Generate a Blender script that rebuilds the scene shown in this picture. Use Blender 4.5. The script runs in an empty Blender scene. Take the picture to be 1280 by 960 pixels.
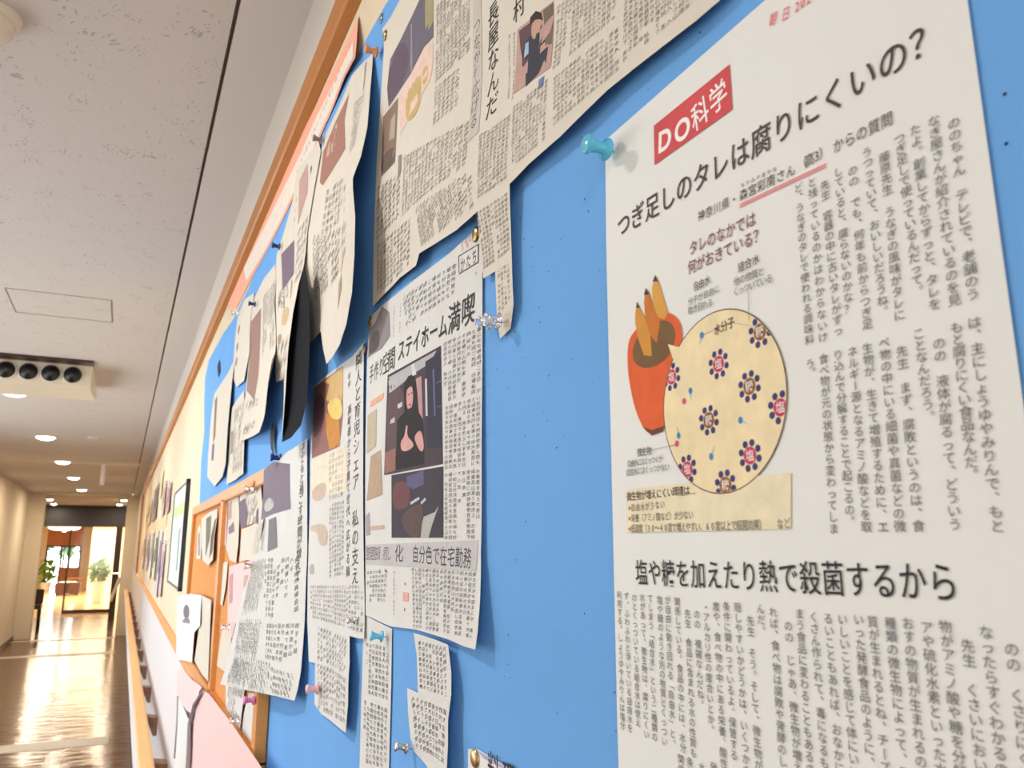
import bpy, bmesh, math, random
import numpy as np
from mathutils import Vector, Matrix

scn = bpy.context.scene
col = scn.collection
random.seed(7)
PI = math.pi

# ------------------------------------------------------------------ camera
# x = distance from the notice wall (wall face at x = 0, corridor on the -x side), y = along the corridor, z = up
cd = bpy.data.cameras.new('camera')
cam = bpy.data.objects.new('camera', cd); col.objects.link(cam)
PITCH, YAW = math.radians(11.530), math.radians(25.555)
cam.location = (-0.23, 0.0, 1.6)
cam.rotation_euler = (PI/2 + PITCH, 0, -YAW)
cd.sensor_width = 36.0
cd.lens = 36.0*1000/1280
cd.clip_start = 0.01
cd.dof.use_dof = True
cd.dof.focus_distance = 0.62
cd.dof.aperture_fstop = 20.0
scn.camera = cam

# ------------------------------------------------------------------ world, exposure
w = bpy.data.worlds.new('world'); scn.world = w; w.use_nodes = True
bg = w.node_tree.nodes['Background']
bg.inputs[0].default_value = (0.93, 0.97, 1.0, 1); bg.inputs[1].default_value = 1.6
scn.view_settings.view_transform = 'Standard'
scn.view_settings.look = 'None'
scn.view_settings.gamma = 1.0
scn.view_settings.exposure = 0.32

CEIL = 2.577
LEFT = -1.82
DL_W = 9.6          # downlight power
BACK_W = 26.0        # daylight through the window behind the camera
def area(name, loc, size, power, color, rot=(0, 0, 0), size_y=None, spread=PI):
    l = bpy.data.lights.new(name, 'AREA'); l.energy = power; l.color = color
    l.shape = 'RECTANGLE' if size_y else 'DISK'; l.size = size
    if size_y: l.size_y = size_y
    l.spread = spread
    o = bpy.data.objects.new(name, l); o.location = loc; o.rotation_euler = rot; col.objects.link(o)
    return o
# daylight entering by the tall window that ends the corridor behind the camera
area('daylight_window', (-0.95, -3.4, 1.5), 1.5, BACK_W, (0.88, 0.95, 1.0), (PI/2, 0, 0), 2.0)
# added fill, let in by an unseen window made up opposite the notice board
area('added_side_fill', (-1.99, 4.6, 1.55), 1.35, 32, (0.9, 0.96, 1.0), (0, -PI/2, 0), 6.2)
# daylight of the lobby's window wall
area('lobby_daylight', (-2.2, 48, 2.2), 9.0, 2600, (0.97, 0.98, 1.0), (-PI/2, 0, 0), 4.0)
area('lobby_ceiling_glow', (-1.2, 29, 2.5), 4.5, 700, (1.0, 0.83, 0.6), (0, 0, 0), 7.0)

# ------------------------------------------------------------------ materials
def mat(name, c, rough=0.8, metal=0.0, emit=None, es=0.0, trans=0.0, noise=0.0, nscale=40.0, bump=0.0, bscale=200.0, spec=0.5, alpha=1.0, ior=1.45, vec='Object'):
    m = bpy.data.materials.new(name); m.use_nodes = True
    nt = m.node_tree; b = nt.nodes['Principled BSDF']
    b.inputs['Base Color'].default_value = (*c, 1)
    b.inputs['Roughness'].default_value = rough
    b.inputs['Metallic'].default_value = metal
    b.inputs['Specular IOR Level'].default_value = spec
    b.inputs['IOR'].default_value = ior
    if trans: b.inputs['Transmission Weight'].default_value = trans
    if emit: b.inputs['Emission Color'].default_value = (*emit, 1); b.inputs['Emission Strength'].default_value = es
    if noise or bump:
        tc = nt.nodes.new('ShaderNodeTexCoord')
        if noise:
            n = nt.nodes.new('ShaderNodeTexNoise'); n.inputs['Scale'].default_value = nscale; n.inputs['Detail'].default_value = 4
            nt.links.new(tc.outputs[vec], n.inputs['Vector'])
            r = nt.nodes.new('ShaderNodeMapRange'); r.inputs[1].default_value = 0.3; r.inputs[2].default_value = 0.7
            r.inputs[3].default_value = 1 - noise; r.inputs[4].default_value = 1 + noise*0.4
            nt.links.new(n.outputs[0], r.inputs[0])
            mx = nt.nodes.new('ShaderNodeVectorMath'); mx.operation = 'SCALE'; mx.inputs[0].default_value = c
            nt.links.new(r.outputs[0], mx.inputs['Scale']); nt.links.new(mx.outputs[0], b.inputs['Base Color'])
        if bump:
            n2 = nt.nodes.new('ShaderNodeTexNoise'); n2.inputs['Scale'].default_value = bscale; n2.inputs['Detail'].default_value = 3
            nt.links.new(tc.outputs[vec], n2.inputs['Vector'])
            bp = nt.nodes.new('ShaderNodeBump'); bp.inputs['Strength'].default_value = bump; bp.inputs['Distance'].default_value = 0.002
            nt.links.new(n2.outputs[0], bp.inputs['Height']); nt.links.new(bp.outputs[0], b.inputs['Normal'])
    return m
def lin(r, g, b_):
    f = lambda v: ((v/255+0.055)/1.055)**2.4 if v > 10 else v/255/12.92
    return (f(r), f(g), f(b_))
_mc = {}
def pm(r, g, b_, rough=0.75):
    k = (r, g, b_, rough)
    if k not in _mc: _mc[k] = mat('print_%d_%d_%d' % (r, g, b_), lin(r, g, b_), rough, noise=0.1, nscale=110, spec=0.3)
    return _mc[k]
def fissured(name, c):
    m = mat(name, c, 0.95, spec=0.2); nt = m.node_tree; b = nt.nodes['Principled BSDF']
    tc = nt.nodes.new('ShaderNodeTexCoord'); mp = nt.nodes.new('ShaderNodeMapping'); mp.inputs['Scale'].default_value = (120, 62, 60)
    wn = nt.nodes.new('ShaderNodeTexNoise'); wn.inputs['Scale'].default_value = 9
    ad = nt.nodes.new('ShaderNodeVectorMath'); ad.operation = 'ADD'
    sc = nt.nodes.new('ShaderNodeVectorMath'); sc.operation = 'SCALE'; sc.inputs['Scale'].default_value = 0.12
    nt.links.new(tc.outputs['Object'], wn.inputs['Vector']); nt.links.new(wn.outputs['Color'], sc.inputs[0])
    nt.links.new(tc.outputs['Object'], ad.inputs[0]); nt.links.new(sc.outputs[0], ad.inputs[1]); nt.links.new(ad.outputs[0], mp.inputs['Vector'])
    v = nt.nodes.new('ShaderNodeTexVoronoi'); v.inputs['Scale'].default_value = 1; nt.links.new(mp.outputs[0], v.inputs['Vector'])
    n = nt.nodes.new('ShaderNodeTexNoise'); n.inputs['Scale'].default_value = 14; n.inputs['Detail'].default_value = 2; nt.links.new(tc.outputs['Object'], n.inputs['Vector'])
    th = nt.nodes.new('ShaderNodeMapRange'); th.inputs[1].default_value = 0.45; th.inputs[2].default_value = 0.75; th.inputs[3].default_value = 0.1; th.inputs[4].default_value = 0.42
    nt.links.new(n.outputs[0], th.inputs[0])
    lt = nt.nodes.new('ShaderNodeMath'); lt.operation = 'LESS_THAN'; nt.links.new(v.outputs['Distance'], lt.inputs[0]); nt.links.new(th.outputs[0], lt.inputs[1])
    mx = nt.nodes.new('ShaderNodeMixRGB'); mx.inputs[1].default_value = (*c, 1); mx.inputs[2].default_value = (c[0]*0.72, c[1]*0.7, c[2]*0.68, 1)
    nt.links.new(lt.outputs[0], mx.inputs[0]); nt.links.new(mx.outputs[0], b.inputs['Base Color'])
    bp = nt.nodes.new('ShaderNodeBump'); bp.inputs['Strength'].default_value = 0.5; bp.inputs['Distance'].default_value = 0.002; bp.invert = True
    nt.links.new(lt.outputs[0], bp.inputs['Height']); nt.links.new(bp.outputs[0], b.inputs['Normal'])
    return m
def wood(name, c, c2):
    m = mat(name, c, 0.45, spec=0.4); nt = m.node_tree; b = nt.nodes['Principled BSDF']
    tc = nt.nodes.new('ShaderNodeTexCoord'); mp = nt.nodes.new('ShaderNodeMapping'); mp.inputs['Scale'].default_value = (60, 3, 60)
    n = nt.nodes.new('ShaderNodeTexNoise'); n.inputs['Scale'].default_value = 1; n.inputs['Detail'].default_value = 5
    cr = nt.nodes.new('ShaderNodeMixRGB'); cr.inputs[1].default_value = (*c, 1); cr.inputs[2].default_value = (*c2, 1)
    nt.links.new(tc.outputs['Object'], mp.inputs[0]); nt.links.new(mp.outputs[0], n.inputs['Vector'])
    nt.links.new(n.outputs[0], cr.inputs[0]); nt.links.new(cr.outputs[0], b.inputs['Base Color'])
    return m
def floor_mat(name, c):
    m = mat(name, c, 0.15, spec=0.28, noise=0.2, nscale=3); nt = m.node_tree; b = nt.nodes['Principled BSDF']
    tc = nt.nodes.new('ShaderNodeTexCoord'); mp = nt.nodes.new('ShaderNodeMapping'); mp.inputs['Scale'].default_value = (2.2, 7, 1)
    n = nt.nodes.new('ShaderNodeTexNoise'); n.inputs['Scale'].default_value = 1.5; n.inputs['Detail'].default_value = 3
    bp = nt.nodes.new('ShaderNodeBump'); bp.inputs['Strength'].default_value = 0.9; bp.inputs['Distance'].default_value = 0.008
    nt.links.new(tc.outputs['Object'], mp.inputs[0]); nt.links.new(mp.outputs[0], n.inputs['Vector'])
    nt.links.new(n.outputs[0], bp.inputs['Height']); nt.links.new(bp.outputs[0], b.inputs['Normal'])
    return m

M = dict(
    wall=mat('wall_paint', lin(222, 208, 184), 0.85, noise=0.04, nscale=3, bump=0.15, bscale=300),
    upper=mat('upper_wall_paint', lin(205, 196, 186), 0.85, bump=0.15, bscale=300),
    lower=mat('lower_wall_paint', lin(218, 215, 218), 0.8, bump=0.1, bscale=300),
    ceil=fissured('fissured_ceiling_board', lin(208, 200, 193)),
    strip=mat('ceiling_border_board', lin(214, 206, 200), 0.9),
    gap=mat('joint_shadow_line', lin(120, 105, 98), 0.9),
    floor=floor_mat('polished_brown_floor', lin(100, 70, 54)),
    lobbyfloor=floor_mat('lobby_tan_floor', lin(214, 176, 128)),
    cream=mat('cream_board_face', lin(224, 207, 178), 0.85, noise=0.04, nscale=6),
    wood=wood('orange_wood', lin(196, 132, 62), lin(164, 98, 42)),
    woodl=wood('light_orange_wood', lin(226, 158, 86), lin(208, 134, 66)),
    rail=wood('handrail_wood', lin(238, 192, 128), lin(222, 166, 100)),
    cork=mat('cork_face', lin(226, 154, 84), 0.9, noise=0.12, nscale=120, bump=0.3, bscale=700),
    blue=mat('blue_felt', lin(112, 172, 236), 0.85, noise=0.06, nscale=5, bump=0.12, bscale=900, spec=0.2),
    hole=mat('pin_hole_dark', lin(28, 32, 60), 0.9),
    white=mat('white_copy_paper', lin(232, 232, 229), 0.6, noise=0.015, nscale=20, spec=0.3),
    news=mat('newsprint', lin(224, 216, 203), 0.85, noise=0.03, nscale=30, spec=0.2),
    newsg=mat('grey_newsprint', lin(222, 221, 218), 0.85, noise=0.03, nscale=30, spec=0.2),
    newsy=mat('yellowed_newsprint', lin(222, 214, 200), 0.85, noise=0.04, nscale=30, spec=0.2),
    pink=mat('pink_paper', lin(243, 204, 202), 0.8, noise=0.02, nscale=20),
    peach=mat('peach_banner_paper', lin(250, 176, 148), 0.8),
    ink=mat('black_ink', lin(38, 32, 34), 0.6, spec=0.3),
    inkb=mat('brown_black_ink', lin(72, 56, 54), 0.6, spec=0.3),
    inkg=mat('grey_body_ink', lin(104, 98, 98), 0.7, spec=0.3),
    inkl2=mat('mid_body_ink', lin(122, 114, 110), 0.7, spec=0.3),
    inkl=mat('pale_body_ink', lin(140, 134, 130), 0.7, spec=0.3),
    inkr=mat('red_pen_ink', lin(232, 84, 88), 0.6),
    inkbr=mat('maroon_ink', lin(128, 62, 54), 0.6),
    wht=mat('white_reversed_print', lin(246, 240, 236), 0.6),
    brass=mat('brass_tack', lin(176, 148, 92), 0.3, metal=0.9),
    chrome=mat('steel_pin', lin(200, 196, 196), 0.25, metal=0.9),
    clear=mat('clear_plastic', (0.95, 0.95, 0.97), 0.05, trans=0.9),
    bluep=mat('translucent_blue_plastic', lin(104, 206, 238), 0.1, trans=0.2),
    navy=mat('navy_plastic', lin(26, 44, 110), 0.2),
    orangep=mat('orange_plastic', lin(226, 150, 96), 0.3),
    pinkp=mat('pink_plastic', lin(226, 120, 186), 0.25),
    plastic=mat('off_white_plastic', lin(222, 210, 188), 0.4),
    black=mat('black_plastic', lin(24, 24, 26), 0.3),
    dark=mat('dark_brown_metal', lin(62, 42, 34), 0.35),
    band=mat('dark_lintel', lin(46, 44, 46), 0.5),
    brown=mat('brown_bracket', lin(150, 112, 90), 0.6),
    pane=mat('door_glass', (0.99, 1.0, 0.99), 0.02, trans=1.0),
    leaf=mat('leaf_green', lin(112, 146, 44), 0.6, noise=0.35, nscale=10),
    sofa=mat('dark_leather', lin(64, 36, 32), 0.4),
    panel=mat('reddish_wood_panel', lin(176, 108, 66), 0.5, noise=0.15, nscale=3),
    lamp=mat('lamp_glow', (1, 1, 1), emit=(1.0, 0.95, 0.86), es=14),
    day=mat('bright_daylight_outside', (1, 1, 1), emit=(0.86, 0.95, 1.0), es=2.6),
    outgreen=mat('garden_foliage', lin(110, 170, 120), 0.9, emit=(0.45, 0.8, 0.55), es=0.0, noise=0.4, nscale=3),
    silver=mat('shaded_edge_grey', lin(150, 140, 145), 0.4),
    tactile=mat('pale_floor_strip', lin(196, 186, 168), 0.5, noise=0.1, nscale=30),
)

# ------------------------------------------------------------------ mesh helpers
def link(name, me, m=None, parent=None, loc=None):
    o = bpy.data.objects.new(name, me); col.objects.link(o)
    if m is not None and hasattr(me, 'materials'): me.materials.append(m)
    if parent: o.parent = parent
    if loc: o.location = loc
    return o
def tag(o, label=None, cat=None, group=None, kind=None):
    if label: o['label'] = label
    if cat: o['category'] = cat
    if group: o['group'] = group
    if kind: o['kind'] = kind
    return o
def empty(name, loc, label=None, cat=None, group=None):
    o = bpy.data.objects.new(name, None); o.location = loc; o.empty_display_size = 0.05; col.objects.link(o)
    return tag(o, label, cat, group)
class MB:
    def __init__(s): s.bm = bmesh.new()
    def box(s, x0, x1, y0, y1, z0, z1, bev=0.0):
        r = bmesh.ops.create_cube(s.bm, size=1)
        for v in r['verts']:
            v.co = Vector((x0 if v.co.x < 0 else x1, y0 if v.co.y < 0 else y1, z0 if v.co.z < 0 else z1))
        if bev:
            es = list({e for v in r['verts'] for e in v.link_edges})
            bmesh.ops.bevel(s.bm, geom=es, offset=bev, segments=2, affect='EDGES')
        return s
    def prism(s, pts, axis, a, b_):
        # pts 2-D outline swept along axis 'x','y','z' from a to b_
        def mk(p, t):
            return {'x': (t, p[0], p[1]), 'y': (p[0], t, p[1]), 'z': (p[0], p[1], t)}[axis]
        A = [s.bm.verts.new(mk(p, a)) for p in pts]; B = [s.bm.verts.new(mk(p, b_)) for p in pts]
        n = len(pts)
        s.bm.faces.new(A); s.bm.faces.new(B[::-1])
        for i in range(n): s.bm.faces.new((A[i], B[i], B[(i+1) % n], A[(i+1) % n]))
        return s
    def lathe(s, prof, o=(0, 0, 0), ax=(0, 0, 1), seg=20):
        q = Vector((0, 0, 1)).rotation_difference(Vector(ax)); o = Vector(o); rings = []
        for r, h in prof:
            if r < 1e-6: rings.append([s.bm.verts.new(q @ Vector((0, 0, h)) + o)])
            else: rings.append([s.bm.verts.new(q @ Vector((r*math.cos(2*PI*k/seg), r*math.sin(2*PI*k/seg), h)) + o) for k in range(seg)])
        for a, b_ in zip(rings, rings[1:]):
            for k in range(seg):
                k2 = (k+1) % seg
                if len(a) == 1 and len(b_) > 1: s.bm.faces.new((a[0], b_[k2], b_[k]))
                elif len(b_) == 1 and len(a) > 1: s.bm.faces.new((a[k], a[k2], b_[0]))
                elif len(a) > 1: s.bm.faces.new((a[k], a[k2], b_[k2], b_[k]))
        return s
    def tube(s, pts, r, seg=8):
        pts = [Vector(p) for p in pts]; rings = []
        for i, p in enumerate(pts):
            d = (pts[min(i+1, len(pts)-1)] - pts[max(i-1, 0)]).normalized()
            q = Vector((0, 0, 1)).rotation_difference(d)
            rr = r[i] if isinstance(r, (list, tuple)) else r
            rings.append([s.bm.verts.new(p + q @ Vector((rr*math.cos(2*PI*k/seg), rr*math.sin(2*PI*k/seg), 0))) for k in range(seg)])
        for a, b_ in zip(rings, rings[1:]):
            for k in range(seg): s.bm.faces.new((a[k], a[(k+1) % seg], b_[(k+1) % seg], b_[k]))
        s.bm.faces.new(rings[0][::-1]); s.bm.faces.new(rings[-1])
        return s
    def build(s, name, m, parent=None, smooth=False):
        bmesh.ops.recalc_face_normals(s.bm, faces=s.bm.faces)
        me = bpy.data.meshes.new(name); s.bm.to_mesh(me); s.bm.free()
        if smooth: me.polygons.foreach_set('use_smooth', [True]*len(me.polygons))
        return link(name, me, m, parent)
def struct(name, mb, m):
    return tag(mb.build(name, m), kind='structure')

# ------------------------------------------------------------------ structure of the corridor
FARY = 17.0
struct('floor', MB().box(-2.8, 0.12, -3.6, 22.0, -0.1, 0), M['floor'])
struct('ceiling', MB().box(-2.8, -0.127, -3.6, 22.0, CEIL, CEIL+0.1), M['ceil'])
struct('trim_1', MB().box(-0.119, 0.12, -3.6, FARY, CEIL, CEIL+0.1), M['strip'])
struct('trim_2', MB().box(-0.135, -0.11, -3.6, FARY, CEIL+0.012, CEIL+0.05), M['gap'])
wlm = MB().box(LEFT-0.15, LEFT, -3.6, 1.4, 0, CEIL).box(LEFT-0.15, LEFT, 7.8, FARY+0.3, 0, CEIL).box(LEFT-0.15, LEFT, 1.4, 7.8, 0, 0.85).box(LEFT-0.15, LEFT, 1.4, 7.8, 2.25, CEIL)
struct('wall_left', wlm, M['wall'])
wn_ = MB()
for k in range(5): wn_.box(LEFT-0.1, LEFT-0.06, 1.4+1.59*k, 1.44+1.59*k, 0.85, 2.25)
wn_.box(LEFT-0.1, LEFT-0.06, 1.4, 7.8, 0.85, 0.89).box(LEFT-0.1, LEFT-0.06, 1.4, 7.8, 2.21, 2.25)
struct('added_window', wn_, M['plastic'])  # frame of the unseen window, added so that fill light can enter
struct('wall_passage_left', MB().box(-2.9, -2.7, FARY+0.3, 22.0, 0, CEIL), M['wall'])
struct('wall_right', MB().box(0.0, 0.12, -3.6, FARY, 0, CEIL), M['upper'])
# the pale lower half of the wall behind the handrail, a little proud
struct('trim_3', MB().box(-0.003, 0.0, -3.5, FARY, 0.0, 1.215), M['lower'])
# far end: piers each side of the opening
struct('wall_far_left', MB().box(-2.8, -1.563, FARY, FARY+0.3, 0, CEIL), M['wall'])
struct('wall_far_right', MB().box(-0.205, 0.12, FARY, FARY+0.3, 0, CEIL), M['wall'])
struct('wall_passage_right', MB().box(-0.05, 0.12, FARY+0.3, 22.0, 0, CEIL), M['wall'])
struct('wall_back_left', MB().box(LEFT-0.1, -1.7, -3.7, -3.6, 0, CEIL), M['wall'])
struct('wall_back_right', MB().box(-0.2, 0.12, -3.7, -3.6, 0, CEIL), M['wall'])
struct('baseboard_left', MB().box(LEFT, LEFT+0.012, -3.5, FARY, 0, 0.07), M['dark'])
struct('baseboard_right', MB().box(-0.015, -0.003, -3.5, FARY, 0, 0.07), M['dark'])
struct('trim_4', MB().box(-1.6, -0.205, FARY-0.02, FARY+0.02, CEIL-0.035, CEIL), M['plastic'])
# floor inlays
for i, (y0, y1) in enumerate(((7.85, 8.15), (14.25, 14.5), (16.6, 16.75))):
    struct('trim_%d' % (i+5), MB().box(LEFT, -0.19, y0, y1, 0, 0.003), M['tactile'])

# ------------------------------------------------------------------ lobby beyond the opening
LX0, LX1, LY0, LY1, LH = -4.6, 1.4, 22.0, 37.0, 2.62
struct('floor_lobby', MB().box(LX0, LX1, LY0, 40.0, -0.1, 0.0), M['lobbyfloor'])
struct('ceiling_lobby', MB().box(LX0, LX1, LY0, LY1, LH, LH+0.1), M['wall'])
struct('wall_lobby_left', MB().box(LX0-0.1, LX0, LY0, LY1, 0, LH), M['wall'])
struct('wall_lobby_right', MB().box(LX1, LX1+0.1, LY0, LY1, 0, LH), M['wall'])
lt = (-2.07,2.43); rb = (-0.43,2.077)
struct('trim_8', MB().box(-2.8, 0.12, 21.9, 22.1, rb[1], CEIL+0.05), M['band'])
struct('wall_lobby_front_left', MB().box(LX0, -2.7, 21.9, 22.1, 0, LH), M['wall'])
struct('wall_lobby_front_right', MB().box(0.0, LX1, 21.9, 22.1, 0, LH), M['wall'])
wl = (-2.908,1.6); wr = (-1.663,0.259)
struct('wall_lobby_back_left', MB().box(LX0, wl[0], LY1, LY1+0.2, 0, LH), M['wall'])
struct('wall_lobby_back_right', MB().box(wr[0], LX1, LY1, LY1+0.2, 0, LH), M['wall'])
struct('wall_lobby_pillar', MB().box((-1.225,1.151)[0], LX1, 33.0, 33.4, 0, LH), M['wall'])
wtop = (-2.914,1.662)[1]
struct('wall_lobby_back_top', MB().box(wl[0], wr[0], LY1, LY1+0.2, wtop, LH), M['panel'])
xm = (-2.36,1.103)[0]; xm2 = (-2.053,1.101)[0]
win = MB()
for x in (wl[0], xm-0.05, wr[0]-0.08): win.box(x, x+0.08, LY1+0.02, LY1+0.12, 0, wtop)
win.box(xm2-0.03, xm2+0.03, LY1+0.02, LY1+0.12, 0, wtop)
win.box(wl[0], wr[0], LY1+0.02, LY1+0.12, wtop-0.06, wtop)
zz = (-2.796,1.044)[1]
win.box(wl[0], xm, LY1+0.02, LY1+0.12, zz-0.03, zz+0.03)
struct('window_1', win, M['band'])
struct('window_2', MB().box(wl[0], wr[0], LY1+0.06, LY1+0.07, 0.05, wtop-0.05), M['pane'])
struct('trim_9', MB().box(xm, wr[0], LY1+0.0, LY1+0.02, 0, (-2.221,0.823)[1]), M['panel'])
tag(MB().box(-30, 30, 60, 60.2, -2, 20).build('outdoor_daylight', M['day']), kind='structure')
struct('ground_outside', MB().box(-12, 8, 40.0, 60, -0.2, -0.05), M['tactile'])
# garden shrubs outside the window
def leafball(c, r, n, s, seed=0, squash=1.0):
    rd = random.Random(seed); bm = bmesh.new()
    for _ in range(n):
        d = Vector((rd.gauss(0, 1), rd.gauss(0, 1), rd.gauss(0, 1))).normalized()*r*rd.uniform(0.35, 1)
        d.z *= squash; p = Vector(c)+d
        a = Vector((rd.gauss(0, 1), rd.gauss(0, 1), rd.gauss(0, 1))).normalized(); u = a.orthogonal().normalized(); v_ = a.cross(u)
        L = s*rd.uniform(0.7, 1.3)
        vs = [bm.verts.new(p + q) for q in (-u*L, v_*L*0.3, u*L*0.2+v_*0.36*L, u*L, u*L*0.2-v_*0.36*L, -v_*L*0.3)]
        bm.faces.new(vs)
    return bm
for i, (x, z, r) in enumerate(((-4.6, 1.0, 0.8), (-2.6, 1.9, 0.8))):
    o = MB(); o.bm.free(); o.bm = leafball((x, 42.0+i, z), r, 260, 0.22, i)
    f = empty('garden_shrub', (x, 42.0+i, 0), ['low green shrub outside the lobby window', 'taller green shrub outside, showing in the upper pane of the lobby window'][i], 'shrub')
    f_ = o.build('foliage', M['outgreen']); f_.parent = f; f_.location = (-x, -42.0-i, 0)
    st = MB().tube([(0, 0, 0), (0, 0, z)], 0.05).build('stem', M['dark'], f)

# sliding glass door standing half open
dz = (-1.408,1.287); dr = (-0.367,1.28); gy = 23.2
d = empty('door_1', (dz[0], gy, 0)); tag(d, kind='structure')
for x0, x1 in ((dz[0]-0.02, dz[0]+0.02), (dr[0]-0.02, dr[0]+0.02)):
    o = MB().box(x0, x1, gy-0.03, gy+0.03, 0.0, rb[1]).build('door_stile', M['dark']); o.parent = d; o.location = (-dz[0], -gy, 0)
o = MB().box(dz[0], dr[0], gy-0.03, gy+0.03, 0.0, 0.08).build('door_rail', M['dark']); o.parent = d; o.location = (-dz[0], -gy, 0)
o = MB().box(dz[0]+0.02, dr[0]-0.02, gy-0.006, gy+0.006, 0.08, rb[1]).build('glass_pane', M['pane']); o.parent = d; o.location = (-dz[0], -gy, 0)
# hinged door folded back on the right
p0 = (-0.371,1.311); p1 = (-0.238,1.31)
d = empty('door_2', (p0[0], 21.0, 0)); tag(d, kind='structure')
o = MB().box(p0[0], p1[0], 20.7, 21.6, 0.0, rb[1]).build('door_leaf', M['dark']); o.parent = d; o.location = (-p0[0], -21.0, 0)
hz = (-0.374,1.017)
o = MB().tube([(hz[0]-0.05, 20.62, hz[1]), (hz[0]+0.2, 20.62, hz[1])], 0.02).build('door_handle', M['chrome']); o.parent = d; o.location = (-p0[0], -21.0, 0)
q0, q1 = (-0.351,0.412), (-0.204,0.93)
o = MB().tube([(q0[0], 20.62, q0[1]), (q1[0], 20.62, q1[1])], 0.035).build('door_closer_bar', M['plastic']); o.parent = d; o.location = (-p0[0], -21.0, 0)

# sofa block in the lobby
sx0, sy = (-2.142,31.56); sx1, _ = (-1.393,31.202); st = (-1.835,0.582)
s_ = empty('lobby_ottoman', (sx0, sy, 0), 'dark brown leather ottoman in front of the lobby window, pale tray on top', 'ottoman')
def chi(mb, name, m, par, smooth=False):
    o = mb.build(name, m, None, smooth); o.parent = par; o.location = -par.location; return o
mx_ = (sx0+sx1)/2
chi(MB().box(sx0, mx_-0.01, sy, sy+0.8, 0.05, 0.42, 0.03), 'seat', M['sofa'], s_)
chi(MB().box(mx_+0.01, sx1, sy, sy+0.8, 0.05, 0.42, 0.03), 'seat', M['sofa'], s_)
for x in (sx0+0.08, sx1-0.08): chi(MB().box(x-0.03, x+0.03, sy+0.05, sy+0.11, 0, 0.06), 'leg', M['black'], s_)
chi(MB().box(sx0+0.12, sx1-0.12, sy+0.1, sy+0.6, 0.42, 0.45, 0.01), 'tray', M['plastic'], s_)
# potted plants
def plant(x, y, ph, pr, r, h, label, seed):
    e = empty('potted_plant', (x, y, 0), label, 'plant', None)
    MB().lathe([(0, 0), (pr*0.72, 0), (pr*0.8, 0.03), (pr, ph), (pr*0.9, ph), (pr*0.86, ph-0.05), (0, ph-0.05)]).build('pot', M['plastic'], e)
    for k in range(3):
        a = k*2.1; MB().tube([(0.03*math.cos(a), 0.03*math.sin(a), ph-0.05), (0.12*math.cos(a), 0.12*math.sin(a), ph+h*0.6)], 0.012).build('stem', M['dark'], e)
    b = MB(); b.bm.free(); b.bm = leafball((0, 0, ph+h*0.5), r, 150, 0.13, seed, h/(2*r)*1.2); b.build('foliage', M['leaf'], e)
px_, py_ = (-0.742,26.996); plant(px_, py_, 0.62, 0.17, 0.3, 0.6, 'leafy green plant in a tall white tapered planter right of the lobby doorway', 3)
px_, py_ = (-2.694,34.527); plant(px_, py_+1, 0.3, 0.2, 0.36, 0.8, 'leafy green plant in a low pale pot left of the lobby window', 4)
# chair edge at the left
cx_, cy_ = (-1.646,18.466)
c_ = empty('lobby_chair', (cx_, cy_, 0), 'dark chair half hidden behind the left pier of the doorway', 'chair')
MB().box(-0.45, 0.1, 0, 0.45, 0.42, 0.5, 0.01).build('seat', M['sofa'], c_)
MB().box(-0.45, 0.1, 0.42, 0.47, 0.5, 0.78, 0.01).build('backrest', M['sofa'], c_)
for x in (-0.42, 0.07):
    for y in (0.03, 0.42): MB().tube([(x, y, 0), (x*0.9, y, 0.42)], 0.018).build('leg', M['black'], c_)
# bench by the back wall
bx, by = (-1.699,44.025)
b_ = empty('wooden_bench', (bx, 35.5, 0), 'low wooden bench against the pale wall right of the lobby window', 'bench')
MB().box(-0.3, 0.3, 0, 0.4, 0.4, 0.45, 0.01).build('seat', M['woodl'], b_)
for x in (-0.25, 0.25): MB().box(x-0.03, x+0.03, 0.03, 0.37, 0, 0.4).build('leg', M['woodl'], b_)
# round lobby ceiling lamp
lx, lz = (-1.899,2.09)
lz = lz+0.14
l_ = empty('lobby_ceiling_lamp', (lx, 29, lz), 'large round glowing lamp hanging just under the lobby ceiling', 'lamp')
MB().tube([(0, 0, 0), (0, 0, LH-lz)], 0.02).build('rod', M['plastic'], l_)
MB().lathe([(0, -0.1), (0.3, -0.1), (0.42, -0.05), (0.44, 0)], seg=32).build('diffuser', M['lamp'], l_, True)
MB().lathe([(0.46, 0.0), (0.46, -0.03), (0.44, -0.03), (0.44, 0)], seg=32).build('rim', M['plastic'], l_)
MB().lathe([(0, -0.16), (0.05, -0.15), (0.06, -0.1), (0, -0.1)], seg=16).build('finial', M['lamp'], l_)

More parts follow.
